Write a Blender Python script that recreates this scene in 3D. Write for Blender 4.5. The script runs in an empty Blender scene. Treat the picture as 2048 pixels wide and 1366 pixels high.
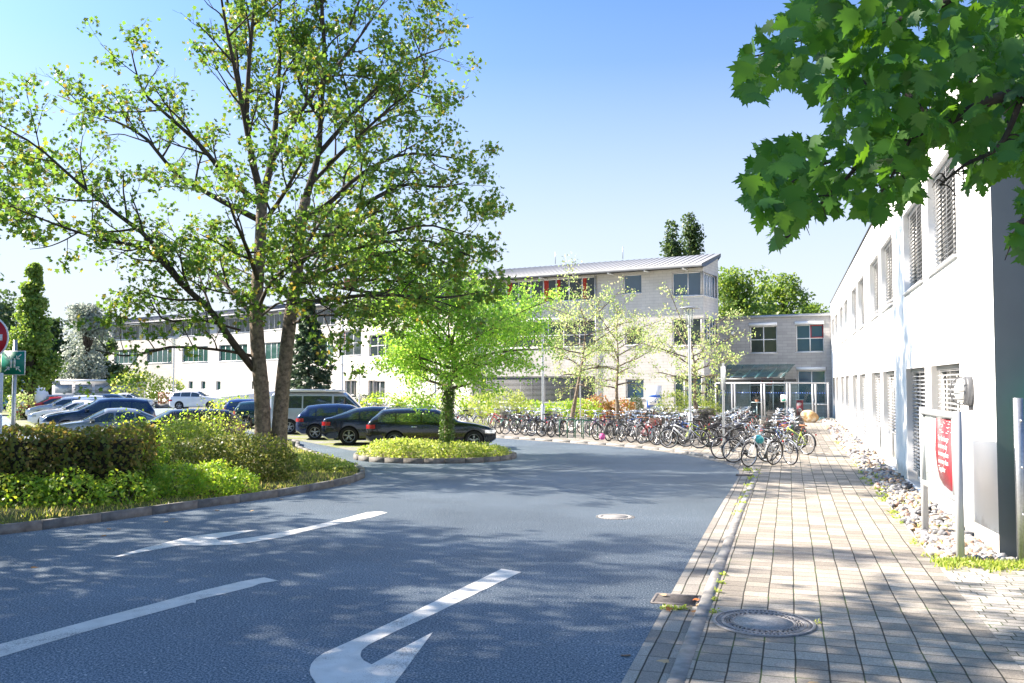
import bpy, bmesh, math, random
import numpy as np
from mathutils import Vector, Matrix

# ------------------------------------------------------------------ camera, sky, sun, exposure
S = bpy.context.scene
COL = S.collection
FPX = 1790.0                      # focal length in pixels of a 2048 wide frame
PITCH = math.atan2(82.0, FPX)     # the horizon stands 82 px under the centre
CAMH = 2.4
cam_d = bpy.data.cameras.new('camera'); cam = bpy.data.objects.new('camera', cam_d); COL.objects.link(cam)
cam_d.sensor_width = 36.0; cam_d.lens = 36.0 * FPX / 2048.0; cam_d.clip_end = 3000; cam_d.clip_start = 0.05
cam.location = (0, 0, CAMH); cam.rotation_euler = (math.pi / 2 + PITCH, 0, 0)
S.camera = cam
SUN_AZ = math.radians(74.0)       # to the left of the view axis (+Y)
SUN_EL = math.radians(37.0)
SDIR = Vector((-math.sin(SUN_AZ) * math.cos(SUN_EL), math.cos(SUN_AZ) * math.cos(SUN_EL), math.sin(SUN_EL)))
W = bpy.data.worlds.new('World'); S.world = W; W.use_nodes = True
wn = W.node_tree
sky = wn.nodes.new('ShaderNodeTexSky'); sky.sky_type = 'NISHITA'; sky.sun_disc = False
sky.sun_elevation = SUN_EL; sky.sun_rotation = -SUN_AZ
sky.altitude = 100; sky.air_density = 1.0; sky.dust_density = 2.4; sky.ozone_density = 2.5
bgn = wn.nodes['Background']; tint = wn.nodes.new('ShaderNodeMix'); tint.data_type = 'RGBA'; tint.blend_type = 'MULTIPLY'; tint.inputs[0].default_value = 1.0
tint.inputs[7].default_value = (0.62, 0.96, 1.36, 1)      # the photograph's sky is less cyan than the model's
wn.links.new(sky.outputs[0], tint.inputs[6]); 
# haze near the horizon: the sky pales towards white low down
tcn = wn.nodes.new('ShaderNodeTexCoord'); sep = wn.nodes.new('ShaderNodeSeparateXYZ'); wn.links.new(tcn.outputs['Generated'], sep.inputs[0])
rmp = wn.nodes.new('ShaderNodeValToRGB'); e = rmp.color_ramp.elements
e[0].position = .02; e[0].color = (.97,)*3+(1,); e[1].position = .55; e[1].color = (0,)*3+(1,)
for p_, c_ in ((.10, .88), (.17, .70), (.26, .40), (.34, .15), (.43, .03)): q_ = e.new(p_); q_.color = (c_,)*3+(1,)
wn.links.new(sep.outputs[2], rmp.inputs[0]); hz = wn.nodes.new('ShaderNodeMix'); hz.data_type = 'RGBA'; hz.inputs[7].default_value = (4.6, 4.95, 5.4, 1)
wn.links.new(rmp.outputs[0], hz.inputs[0]); wn.links.new(tint.outputs[2], hz.inputs[6]); wn.links.new(hz.outputs[2], bgn.inputs[0]); bgn.inputs[1].default_value = 0.062
sd = bpy.data.lights.new('sun', 'SUN'); sun = bpy.data.objects.new('sun', sd); COL.objects.link(sun)
sd.energy = 5.0; sd.angle = math.radians(0.53); sd.color = (1.0, 0.88, 0.75)
sun.rotation_euler = SDIR.to_track_quat('Z', 'Y').to_euler(); sun.location = (-20, 10, 40)
S.view_settings.view_transform = 'Standard'; S.view_settings.look = 'None'
S.view_settings.exposure = 1.76; S.view_settings.gamma = 1.0
S.cycles.max_bounces = 8; S.cycles.transparent_max_bounces = 16; S.cycles.diffuse_bounces = 3
S.cycles.caustics_reflective = False; S.cycles.caustics_refractive = False
S.cycles.use_denoising = True
try: S.cycles.denoiser = 'OPENIMAGEDENOISE'
except Exception: pass

# ------------------------------------------------------------------ helpers
CT, ST = math.cos(PITCH), math.sin(PITCH)
def ray(px, py):
    a, b = (px - 1024) / FPX, -(py - 683) / FPX
    return np.array([a, CT - b * ST, ST + b * CT])
def G(px, py, z=0.0):             # where a sight line of the photograph meets the level z
    d = ray(px, py); t = (z - CAMH) / d[2]
    return np.array([d[0] * t, d[1] * t, z])
def V(px, py, Y):                 # a point of the photograph at depth Y
    d = ray(px, py); t = Y / d[1]
    return np.array([d[0] * t, Y, CAMH + d[2] * t])

class MB:
    def __init__(s): s.v = []; s.l = []; s.n = []; s.m = []; s.c = 0
    def arr(s, v, loops, sizes, mi=0):
        v = np.asarray(v, dtype=np.float64).reshape(-1, 3)
        s.v.append(v); s.l.append(np.asarray(loops, dtype=np.int64).ravel() + s.c)
        sizes = np.asarray(sizes, dtype=np.int64).ravel(); s.n.append(sizes)
        s.m.append(np.full(len(sizes), mi, dtype=np.int64)); s.c += len(v)
    def add(s, v, faces, mi=0):
        fl = [i for f in faces for i in f]; s.arr(v, fl, [len(f) for f in faces], mi)
    def box(s, a, b, mi=0):
        x0, y0, z0 = a; x1, y1, z1 = b
        v = [(x0,y0,z0),(x1,y0,z0),(x1,y1,z0),(x0,y1,z0),(x0,y0,z1),(x1,y0,z1),(x1,y1,z1),(x0,y1,z1)]
        s.add(v, [(0,3,2,1),(4,5,6,7),(0,1,5,4),(1,2,6,5),(2,3,7,6),(3,0,4,7)], mi)
    def obox(s, c, ax, ay, az, mi=0):   # oriented box from half axes
        c, ax, ay, az = map(np.asarray, (c, ax, ay, az))
        v = [c + i*ax + j*ay + k*az for k in (-1,1) for j in (-1,1) for i in (-1,1)]
        s.add(v, [(0,2,3,1),(4,5,7,6),(0,1,5,4),(1,3,7,5),(3,2,6,7),(2,0,4,6)], mi)
    def prism(s, poly, z0, z1, mi=0, bottom=False):
        n = len(poly)
        v = [(p[0],p[1],z0) for p in poly] + [(p[0],p[1],z1) for p in poly]
        a = sum(poly[i][0]*poly[(i+1)%n][1]-poly[(i+1)%n][0]*poly[i][1] for i in range(n))
        top = list(range(n, 2*n)); sides = [(i,(i+1)%n,n+(i+1)%n,n+i) for i in range(n)]
        if a < 0: top = top[::-1]; sides = [f[::-1] for f in sides]
        fs = [tuple(top)] + sides
        if bottom: fs.append(tuple([i-n for i in top][::-1]))
        s.add(v, fs, mi)
    def yprism(s, poly, y0, y1, mi=0):   # poly in (x,z), extruded in y
        n = len(poly); v = [(p[0],y0,p[1]) for p in poly] + [(p[0],y1,p[1]) for p in poly]
        s.add(v, [tuple(range(n))[::-1], tuple(range(n,2*n))] + [(i,(i+1)%n,n+(i+1)%n,n+i) for i in range(n)], mi)
    def tube(s, P, R, n=6, mi=0, cap=True):
        P = np.asarray(P, float); k = len(P)
        R = np.full(k, R, float) if np.isscalar(R) else np.asarray(R, float)
        T = np.gradient(P, axis=0); T /= np.maximum(np.linalg.norm(T, axis=1, keepdims=True), 1e-9)
        up = np.array([0,0,1.0]) if abs(T[:,2]).mean() < .8 else np.array([1.0,0,0])
        A = np.cross(T, up); A /= np.maximum(np.linalg.norm(A, axis=1, keepdims=True), 1e-9); B = np.cross(T, A)
        th = np.arange(n) * 2*math.pi/n
        v = P[:,None,:] + R[:,None,None]*(A[:,None,:]*np.cos(th)[None,:,None] + B[:,None,:]*np.sin(th)[None,:,None])
        i = np.arange(k-1)[:,None]*n; j = np.arange(n)[None,:]; j2 = (j+1) % n
        q = np.stack([i+j, i+n+j, i+n+j2, i+j2], -1).reshape(-1)
        lo = [q]; sz = [np.full((k-1)*n, 4)]
        if cap and n > 3:
            lo += [np.arange(n), (k-1)*n + np.arange(n)[::-1]]; sz += [[n],[n]]
        s.arr(v, np.concatenate(lo), np.concatenate(sz), mi)
    def lathe(s, prof, c=(0,0,0), axis='z', n=24, mi=0, closed=False):  # prof (r,h)
        pr = np.asarray(prof, float); k = len(pr); th = np.arange(n)*2*math.pi/n
        r, h = pr[:,0][:,None], pr[:,1][:,None]; a, b = r*np.cos(th), r*np.sin(th); h = h + 0*a
        v = {'z':(a,b,h),'y':(a,h,b),'x':(h,a,b)}[axis]; v = np.stack(v,-1).reshape(-1,3) + np.asarray(c)
        kk = k if closed else k-1
        i = np.arange(kk)[:,None]*n; i2 = ((np.arange(kk)+1) % k)[:,None]*n; j = np.arange(n)[None,:]; j2 = (j+1)%n
        q = np.stack([i+j, i+j2, i2+j2, i2+j], -1).reshape(-1)
        s.arr(v, q, np.full(kk*n, 4), mi)
    def build(s, name, mat, parent=None, loc=None, rz=None, smooth=False):
        me = bpy.data.meshes.new(name)
        v = np.concatenate(s.v); l = np.concatenate(s.l); n = np.concatenate(s.n); m = np.concatenate(s.m)
        me.vertices.add(len(v)); me.vertices.foreach_set('co', v.ravel().astype(np.float32))
        me.loops.add(len(l)); me.loops.foreach_set('vertex_index', l.astype(np.int32))
        me.polygons.add(len(n)); st = np.concatenate([[0], np.cumsum(n)[:-1]])
        me.polygons.foreach_set('loop_start', st.astype(np.int32))
        me.polygons.foreach_set('material_index', m.astype(np.int32))
        if smooth: me.polygons.foreach_set('use_smooth', np.ones(len(n), bool))
        for q in (mat if isinstance(mat, (list, tuple)) else [mat]): me.materials.append(q)
        me.update(calc_edges=True); me.validate()
        if smooth == 2:
            try: me.set_sharp_from_angle(angle=math.radians(38))
            except Exception: pass
        return link(bpy.data.objects.new(name, me), parent, loc, rz)
def link(o, parent=None, loc=None, rz=None):
    COL.objects.link(o)
    if parent: o.parent = parent
    if loc is not None: o.location = tuple(loc)
    if rz is not None: o.rotation_euler = (0, 0, rz)
    return o
def tag(o, label=None, cat=None, group=None, kind=None):
    if label: o['label'] = label
    if cat: o['category'] = cat
    if group: o['group'] = group
    if kind: o['kind'] = kind
    return o
def empty(name, loc=(0,0,0), rz=0, label=None, cat=None, group=None):
    o = bpy.data.objects.new(name, None); o.empty_display_size = .3; link(o, None, loc, rz); return tag(o, label, cat, group)
def dup(root, parent=None):
    c = root.copy(); COL.objects.link(c); c.parent = parent
    for ch in list(root.children):
        dup(ch, c)
    return c
def cr(pts, m):                    # Catmull-Rom through pts, m points
    P = np.asarray(pts, float); n = len(P)
    if n < 3:
        t = np.linspace(0, 1, m)[:,None]; return P[0]*(1-t) + P[-1]*t
    Q = np.vstack([2*P[0]-P[1], P, 2*P[-1]-P[-2]]); t = np.linspace(0, n-1-1e-6, m); i = t.astype(int); f = (t-i)[:,None]
    a, b, c, d = Q[i], Q[i+1], Q[i+2], Q[i+3]
    return .5*((2*b) + (c-a)*f + (2*a-5*b+4*c-d)*f**2 + (3*b-a-3*c+d)*f**3)

# ------------------------------------------------------------------ materials
MATS = {}
def nt(name):
    m = bpy.data.materials.new(name); m.use_nodes = True; MATS[name] = m
    t = m.node_tree; b = t.nodes['Principled BSDF']; return m, t, b
def node(t, ty, **kw):
    n = t.nodes.new(ty)
    for k, v in kw.items():
        if hasattr(n, k): setattr(n, k, v)
        else: n.inputs[k.replace('_', ' ')].default_value = v
    return n
def math_n(t, op, a, b=None, c=None):
    n = t.nodes.new('ShaderNodeMath'); n.operation = op
    for i, x in enumerate((a, b, c)):
        if x is None: continue
        if isinstance(x, (int, float)): n.inputs[i].default_value = x
        else: t.links.new(x, n.inputs[i])
    return n.outputs[0]
def mixc(t, f, a, b, bt='MIX'):
    n = t.nodes.new('ShaderNodeMix'); n.data_type = 'RGBA'; n.blend_type = bt
    for k, x in ((0, f), (6, a), (7, b)):
        if isinstance(x, (int, float)): n.inputs[k].default_value = x
        elif isinstance(x, tuple): n.inputs[k].default_value = (*x[:3], 1)
        else: t.links.new(x, n.inputs[k])
    return n.outputs[2]
def ramp(t, fac, stops, interp='LINEAR'):
    n = t.nodes.new('ShaderNodeValToRGB'); cr_ = n.color_ramp; cr_.interpolation = interp
    while len(cr_.elements) < len(stops): cr_.elements.new(.5)
    for e, (p, c) in zip(cr_.elements, stops):
        e.position = p; e.color = (*c, 1) if isinstance(c, tuple) else (c, c, c, 1)
    if fac is not None: t.links.new(fac, n.inputs[0])
    return n.outputs[0]
def noise(t, vec, scale, detail=3, rough=.5):
    n = t.nodes.new('ShaderNodeTexNoise'); n.inputs['Scale'].default_value = scale
    n.inputs['Detail'].default_value = detail; n.inputs['Roughness'].default_value = rough
    if vec is not None: t.links.new(vec, n.inputs['Vector'])
    return n.outputs['Fac']
def wpos(t): return t.nodes.new('ShaderNodeNewGeometry').outputs['Position']
def opos(t): return t.nodes.new('ShaderNodeTexCoord').outputs['Object']
def bump(t, b, h, strength=.3, dist=.01):
    n = t.nodes.new('ShaderNodeBump'); n.inputs['Strength'].default_value = strength; n.inputs['Distance'].default_value = dist
    t.links.new(h, n.inputs['Height']); t.links.new(n.outputs[0], b.inputs['Normal'])
def mat(name, c, rough=.5, metal=0., ns=None, na=.15, bs=None, bst=.3, spec=.5, coat=0., bd=.01, em=None):
    if name in MATS: return MATS[name]
    m, t, b = nt(name)
    b.inputs['Base Color'].default_value = (*c, 1); b.inputs['Roughness'].default_value = rough
    b.inputs['Metallic'].default_value = metal; b.inputs['Specular IOR Level'].default_value = spec
    if coat: b.inputs['Coat Weight'].default_value = coat; b.inputs['Coat Roughness'].default_value = .03
    p = opos(t)
    if ns:
        f = noise(t, p, ns, 5, .6); d = tuple(x*(1-na) for x in c); e = tuple(min(1, x*(1+na)) for x in c)
        t.links.new(ramp(t, f, [(.3, d), (.7, e)]), b.inputs['Base Color'])
    if bs: bump(t, b, noise(t, p, bs, 4, .6), bst, bd)
    if em: b.inputs['Emission Color'].default_value = (*em[:3], 1); b.inputs['Emission Strength'].default_value = em[3]
    return m
def leafmat(name, cols, trans=.45, tcol=None, rough=.45, spec=.4):
    """leaf shader: each leaf draws its colour from the list; light passes through the blade"""
    m, t, b = nt(name)
    rnd = t.nodes.new('ShaderNodeNewGeometry').outputs['Random Per Island']
    n = len(cols); c = ramp(t, rnd, [(i/n, k) for i, k in enumerate(cols)], 'LINEAR')
    t.links.new(c, b.inputs['Base Color']); b.inputs['Roughness'].default_value = rough
    b.inputs['Specular IOR Level'].default_value = spec
    tr = t.nodes.new('ShaderNodeBsdfTranslucent')
    hs = t.nodes.new('ShaderNodeHueSaturation'); hs.inputs['Value'].default_value = 2.2; hs.inputs['Saturation'].default_value = 1.1
    hs.inputs['Hue'].default_value = .485; t.links.new(c, hs.inputs['Color']); t.links.new(hs.outputs[0], tr.inputs[0])
    mx = t.nodes.new('ShaderNodeMixShader'); mx.inputs[0].default_value = trans
    t.links.new(b.outputs[0], mx.inputs[1]); t.links.new(tr.outputs[0], mx.inputs[2])
    t.links.new(mx.outputs[0], t.nodes['Material Output'].inputs[0]); return m

U2 = (0.2957, 0.9553)      # direction of the long white building and of the pavement
UA = math.atan2(U2[1], U2[0])
def paver_mat(name, w, h, base, base2, joint, off=0., jw=.012, jh=.006, ang=UA, ox=0., oy=0., moss=.5, run=True):
    m, t, b = nt(name)
    mp = t.nodes.new('ShaderNodeMapping'); mp.vector_type = 'TEXTURE'; mp.inputs['Rotation'].default_value = (0, 0, ang)
    mp.inputs['Location'].default_value = (ox, oy, 0)
    P = wpos(t); t.links.new(P, mp.inputs[0])
    # slight wobble of the courses
    wob = t.nodes.new('ShaderNodeTexNoise'); wob.inputs['Scale'].default_value = 1.3; wob.inputs['Detail'].default_value = 2
    t.links.new(P, wob.inputs[0])
    sx = t.nodes.new('ShaderNodeSeparateXYZ'); t.links.new(mp.outputs[0], sx.inputs[0])
    sw = t.nodes.new('ShaderNodeSeparateColor'); t.links.new(wob.outputs['Color'], sw.inputs[0])
    X = math_n(t, 'MULTIPLY_ADD', sw.outputs[0], .03, sx.outputs[0]); Y = math_n(t, 'MULTIPLY_ADD', sw.outputs[1], .03, sx.outputs[1])
    v = math_n(t, 'DIVIDE', Y, w); col = math_n(t, 'FLOOR', v)
    wn_ = t.nodes.new('ShaderNodeTexWhiteNoise'); wn_.noise_dimensions = '1D'; t.links.new(col, wn_.inputs['W'])
    sh = math_n(t, 'MULTIPLY', wn_.outputs[0], off)
    u = math_n(t, 'ADD', math_n(t, 'DIVIDE', X, h), sh)
    row = math_n(t, 'FLOOR', u)
    fu, fv = math_n(t, 'FRACT', u), math_n(t, 'FRACT', v)
    du = math_n(t, 'MULTIPLY', math_n(t, 'MINIMUM', fu, math_n(t, 'SUBTRACT', 1., fu)), h)
    dv = math_n(t, 'MULTIPLY', math_n(t, 'MINIMUM', fv, math_n(t, 'SUBTRACT', 1., fv)), w)
    jn = noise(t, P, 9, 3)
    ju = math_n(t, 'SUBTRACT', 1., math_n(t, 'SMOOTH_MIN', math_n(t, 'DIVIDE', du, jh), 1., .1))
    jv = math_n(t, 'SUBTRACT', 1., math_n(t, 'SMOOTH_MIN', math_n(t, 'DIVIDE', dv, jw), 1., .1))
    j = math_n(t, 'MAXIMUM', ju, jv); j = math_n(t, 'MINIMUM', math_n(t, 'MULTIPLY', j, math_n(t, 'ADD', jn, 1.1)), 1.)
    cv = t.nodes.new('ShaderNodeCombineXYZ'); t.links.new(row, cv.inputs[0]); t.links.new(col, cv.inputs[1])
    w2 = t.nodes.new('ShaderNodeTexWhiteNoise'); w2.noise_dimensions = '2D'; t.links.new(cv.outputs[0], w2.inputs['Vector'])
    c = ramp(t, w2.outputs[0], [(0, tuple(q*.88 for q in base)), (1, tuple(q*1.06 for q in base2))])
    gr = noise(t, P, 75, 4, .8); c = mixc(t, 1., c, ramp(t, gr, [(.34, .62), (.66, 1.38)]), 'MULTIPLY')
    lg = noise(t, P, .7, 4, .6); c = mixc(t, 1., c, ramp(t, lg, [(.3, .86), (.7, 1.1)]), 'MULTIPLY')
    jc = mixc(t, ramp(t, noise(t, P, 2.2, 4), [(.52, 0.), (.66, moss)]), joint, (.06, .11, .025))
    c = mixc(t, j, c, jc); t.links.new(c, b.inputs['Base Color'])
    b.inputs['Roughness'].default_value = .85; b.inputs['Specular IOR Level'].default_value = .25
    hgt = math_n(t, 'ADD', math_n(t, 'MULTIPLY', j, -1.), math_n(t, 'MULTIPLY', gr, .25)); bump(t, b, hgt, .6, .006)
    return m

def asphalt_mat():
    m, t, b = nt('asphalt'); P = wpos(t)
    g = noise(t, P, 48, 4, .8); vo = t.nodes.new('ShaderNodeTexVoronoi'); vo.inputs['Scale'].default_value = 26; t.links.new(P, vo.inputs[0])
    w = t.nodes.new('ShaderNodeSeparateColor'); t.links.new(vo.outputs['Color'], w.inputs[0])
    c = ramp(t, g, [(.38, (.040, .080, .118)), (.5, (.150, .200, .245)), (.62, (.43, .475, .50))])
    spk = math_n(t, 'GREATER_THAN', w.outputs[0], .965)
    spk = math_n(t, 'MULTIPLY', spk, math_n(t, 'LESS_THAN', vo.outputs['Distance'], .28))
    c = mixc(t, math_n(t, 'MULTIPLY', spk, .8), c, (.62, .62, .62))
    big = noise(t, P, .35, 5, .6); c = mixc(t, 1., c, ramp(t, big, [(.3, .80), (.7, 1.15)]), 'MULTIPLY')
    # tar seams and hairline cracks
    vc = t.nodes.new('ShaderNodeTexVoronoi'); vc.feature = 'DISTANCE_TO_EDGE'; vc.inputs['Scale'].default_value = .11
    wq = t.nodes.new('ShaderNodeVectorMath'); wq.operation = 'ADD'; ns_ = t.nodes.new('ShaderNodeTexNoise'); ns_.inputs['Scale'].default_value = .9
    ns_.inputs['Detail'].default_value = 5; t.links.new(P, ns_.inputs[0]); t.links.new(P, wq.inputs[0])
    sc = t.nodes.new('ShaderNodeVectorMath'); sc.operation = 'SCALE'; sc.inputs['Scale'].default_value = .8
    t.links.new(ns_.outputs['Color'], sc.inputs[0]); t.links.new(sc.outputs[0], wq.inputs[1]); t.links.new(wq.outputs[0], vc.inputs[0])
    t.links.new(c, b.inputs['Base Color']); b.inputs['Roughness'].default_value = .8; b.inputs['Specular IOR Level'].default_value = .35
    bump(t, b, math_n(t, 'ADD', g, math_n(t, 'MULTIPLY', vo.outputs['Distance'], .6)), .35, .0012); return m
def paint_mat():
    m, t, b = nt('road_paint'); P = wpos(t)
    g = noise(t, P, 70, 4, .8); s = noise(t, P, 1.7, 4, .6)
    wear = math_n(t, 'GREATER_THAN', math_n(t, 'ADD', math_n(t, 'MULTIPLY', g, .9), math_n(t, 'MULTIPLY', s, .55)), .815)
    c = mixc(t, math_n(t, 'MULTIPLY', wear, .8), ramp(t, noise(t, P, 5, 4), [(.3, (.58, .58, .56)), (.7, (.72, .72, .70))]), (.13, .135, .14))
    t.links.new(c, b.inputs['Base Color']); b.inputs['Roughness'].default_value = .65; bump(t, b, g, .3, .003); return m
def block_mat(name, c1, c2, mortar, bw=.5, bh=.25, sc=1., msz=.012, rough=.85):
    m, t, b = nt(name); o = opos(t); sx = t.nodes.new('ShaderNodeSeparateXYZ'); t.links.new(o, sx.inputs[0])
    cb = t.nodes.new('ShaderNodeCombineXYZ'); t.links.new(math_n(t, 'ADD', sx.outputs[0], sx.outputs[1]), cb.inputs[0]); t.links.new(sx.outputs[2], cb.inputs[1])
    br = t.nodes.new('ShaderNodeTexBrick'); br.inputs['Scale'].default_value = sc; br.inputs['Brick Width'].default_value = bw
    br.inputs['Row Height'].default_value = bh; br.inputs['Mortar Size'].default_value = msz; br.inputs['Mortar Smooth'].default_value = .2
    br.inputs['Color1'].default_value = (*c1, 1); br.inputs['Color2'].default_value = (*c2, 1); br.inputs['Mortar'].default_value = (*mortar, 1)
    t.links.new(cb.outputs[0], br.inputs[0])
    f = noise(t, o, .8, 5, .6); c = mixc(t, 1., br.outputs[0], ramp(t, f, [(.3, .86), (.7, 1.06)]), 'MULTIPLY')
    t.links.new(c, b.inputs['Base Color']); b.inputs['Roughness'].default_value = rough; b.inputs['Specular IOR Level'].default_value = .2
    bump(t, b, br.outputs['Fac'], -.4, .006); return m
def glass_thin(name, tint=(.8, .92, .92), refl=.12):
    m, t, b = nt(name); t.nodes.remove(b)
    tr = t.nodes.new('ShaderNodeBsdfTransparent'); tr.inputs[0].default_value = (*tint, 1)
    gl = t.nodes.new('ShaderNodeBsdfGlossy'); gl.inputs['Roughness'].default_value = .02
    fr = t.nodes.new('ShaderNodeLayerWeight'); fr.inputs[0].default_value = .5
    f = math_n(t, 'ADD', math_n(t, 'MULTIPLY', math_n(t, 'POWER', fr.outputs['Facing'], 4.), .5), refl); mx = t.nodes.new('ShaderNodeMixShader')
    t.links.new(f, mx.inputs[0]); t.links.new(tr.outputs[0], mx.inputs[1]); t.links.new(gl.outputs[0], mx.inputs[2])
    t.links.new(mx.outputs[0], t.nodes['Material Output'].inputs[0]); return m
def glossy_glass(name, c, refl=.35, ior=1.5):
    m, t, b = nt(name); b.inputs['Base Color'].default_value = (*c, 1); b.inputs['Roughness'].default_value = .04
    b.inputs['IOR'].default_value = ior; b.inputs['Specular IOR Level'].default_value = .5
    bump(t, b, noise(t, opos(t), 1.2, 2), .04, .02); return m

ASPH = asphalt_mat(); PAINT = paint_mat()
PAVE = paver_mat('pavement_slabs', .263, .245, (.265, .24, .205), (.375, .34, .29), (.035, .034, .026), off=.22, jw=.0095, jh=.009, moss=.9)
PAVE2 = paver_mat('small_paving', .13, .26, (.26, .25, .24), (.36, .34, .32), (.04, .045, .025), off=1., jw=.010, jh=.008, ang=UA+math.radians(90), moss=.9)
GUTT = paver_mat('gutter_stones', .175, .42, (.26, .24, .215), (.34, .32, .285), (.035, .034, .028), jw=.010, jh=.006, moss=.4)
KERB = mat('kerb_concrete', (.29, .28, .265), .85, ns=6, na=.3, bs=60, bst=.4)
KERBD = mat('weathered_kerb_concrete', (.17, .165, .155), .9, ns=5, na=.4, bs=50, bst=.5)
WHITE = mat('white_render', (.86, .86, .85), .9, ns=.6, na=.02, bs=180, bst=.25, spec=.2, bd=.004)
_m = WHITE.node_tree; _b = _m.nodes['Principled BSDF']; _src = _b.inputs['Base Color'].links[0].from_socket
_sx = _m.nodes.new('ShaderNodeSeparateXYZ'); _m.links.new(wpos(_m), _sx.inputs[0])
_h = math_n(_m, 'ADD', _sx.outputs[2], math_n(_m, 'MULTIPLY', noise(_m, wpos(_m), 3.5, 5, .7), -.55))
_m.links.new(mixc(_m, ramp(_m, _h, [(-.0, .55), (.16, 0.)]), _src, (.42, .38, .32)), _b.inputs['Base Color'])
WHITEP = mat('white_painted_metal', (.80, .81, .82), .35)
ALU = mat('brushed_aluminium', (.62, .63, .65), .35, .6)
ALUD = mat('grey_aluminium', (.36, .38, .40), .4, .5)
GALV = mat('galvanised_steel', (.50, .52, .54), .42, .7, ns=30, na=.15)
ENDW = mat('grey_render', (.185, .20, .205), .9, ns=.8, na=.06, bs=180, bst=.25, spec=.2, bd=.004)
DARKM = mat('dark_metal', (.045, .048, .052), .45, .3)
BLOCK = block_mat('pale_concrete_block', (.58, .555, .515), (.62, .595, .555), (.46, .445, .42), .62, .20)
BLOCKG = block_mat('grey_concrete_block', (.36, .355, .35), (.43, .42, .41), (.29, .285, .28), .62, .20)
ROOF = mat('zinc_roof', (.15, .16, .18), .6, .1, ns=3, na=.1)
SOFF = mat('soffit_grey', (.30, .31, .33), .6)
GLASS = glossy_glass('window_glass', (.030, .042, .045), .45)
GLASSB = glossy_glass('window_glass_blue', (.04, .085, .13), .55, 1.75)
GLASSG = glossy_glass('window_glass_green', (.035, .085, .075), .4)
CURTR = mat('red_curtain', (.40, .035, .02), .8, ns=8, na=.3)
REDF = mat('red_window_frame', (.38, .03, .04), .5)
BARK = mat('bark_grey_brown', (.23, .18, .135), .95, ns=9, na=.6, bs=26, bst=1., bd=.05)
BARKD = mat('bark_dark', (.065, .052, .042), .95, ns=7, na=.4, bs=25, bst=.8, bd=.02)
TWIG = mat('thin_bark', (.13, .10, .075), .9)
SOIL = mat('dry_soil', (.17, .14, .09), 1., ns=9, na=.4, bs=40, bst=.8)
RUBBER = mat('tyre_rubber', (.022, .022, .024), .8, spec=.3)
ALLOY = mat('alloy_wheel', (.55, .56, .58), .3, .85)
CHROME = mat('chrome', (.75, .76, .78), .12, 1.)
BLACKP = mat('black_plastic', (.02, .02, .022), .55)
# ------------------------------------------------------------------ ground, road, pavement, kerbs, markings
UX, UY = U2
NL = (-UY, UX)                       # from the white building towards the road
C0 = np.array([6.51, 12.07])
def wb(t, off): return (C0[0] + UX*t + NL[0]*off, C0[1] + UY*t + NL[1]*off)
def struct(o): return tag(o, kind='structure')
def offset(P, d):                    # left of the running direction
    P = np.asarray(P, float); T = np.gradient(P, axis=0); T /= np.linalg.norm(T, axis=1, keepdims=True)
    return P + np.stack([-T[:,1], T[:,0]], 1)*d
def resample(P, step):
    P = np.asarray(P, float); s = np.concatenate([[0], np.cumsum(np.linalg.norm(np.diff(P, axis=0), axis=1))])
    q = np.arange(0, s[-1], step); return np.stack([np.interp(q, s, P[:,i]) for i in range(2)], 1)
mb = MB(); mb.add([(-900,-300,-.06),(900,-300,-.06),(900,1500,-.06),(-900,1500,-.06)], [(0,1,2,3)])
GM, t_, b_ = nt('ground_grass'); P_ = wpos(t_)
c_ = ramp(t_, noise(t_, P_, .6, 6, .65), [(.35, (.10, .13, .03)), (.5, (.16, .17, .055)), (.65, (.21, .19, .09))])
t_.links.new(c_, b_.inputs['Base Color']); b_.inputs['Roughness'].default_value = 1.; bump(t_, b_, noise(t_, P_, 30, 3), 1., .05)
struct(mb.build('ground', GM))
K = cr([(-3.1,-7.2), (1.36,7.15), (4.2,16.35), (6.15,22.5), (6.75,25.0), (6.72,27.2), (6.05,30.3), (4.95,32.9), (2.9,35.6), (0.2,38.6), (-3,43), (-8,51), (-14,61), (-22,72), (-30,82)], 160)
KO = offset(K, .14); GO = offset(K, .50)
mb = MB()
mb.prism([(-90,-20),(45,-20),(45,110),(-90,110)], -.05, 0); struct(mb.build('road', ASPH))
mb = MB()
nG = 108
gp = [tuple(p) for p in KO[:nG]] + [tuple(p) for p in GO[:nG][::-1]]
GR = G(1353, 1200)                  # centre of the road drain
mb.add([(*p, .004) for p in gp], [tuple(range(len(gp)))[::-1]])
# gutter strip as quads (no long thin ngon)
mb = MB(); v = []; f = []
for i in range(nG): v += [(*KO[i], .004), (*GO[i], .004)]
for i in range(nG-1): f.append((2*i, 2*i+2, 2*i+3, 2*i+1))
mb.add(v, f); struct(mb.build('gutter', GUTT))
def kerb_blocks(name, line, width, z1, m, step=1.0, z0=-.03, gap=.007):
    mb = MB(); A = resample(line, step); B = offset(A, width)
    for i in range(len(A)-1):
        a0, a1, b0, b1 = A[i], A[i+1], B[i], B[i+1]; g = gap/step
        a0_, a1_ = a0+(a1-a0)*g, a1-(a1-a0)*g; b0_, b1_ = b0+(b1-b0)*g, b1-(b1-b0)*g; c = .018*(1 if width > 0 else -1)
        n0 = (b0-a0)/abs(width)*abs(c)
        prof = [(a0_, a1_, z0), (a0_, a1_, z1), (b0_-n0, b1_-n0, z1), (b0_, b1_, z1-.02), (b0_, b1_, z0)]
        v = [(*p[0], p[2]) for p in prof] + [(*p[1], p[2]) for p in prof]
        fs = [(k, (k+1) % 5, 5+(k+1) % 5, 5+k) for k in range(5)] + [(0,4,3,2,1), (5,6,7,8,9)]
        mb.add(v, fs)
    o = mb.build(name, m); return struct(o)
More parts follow.
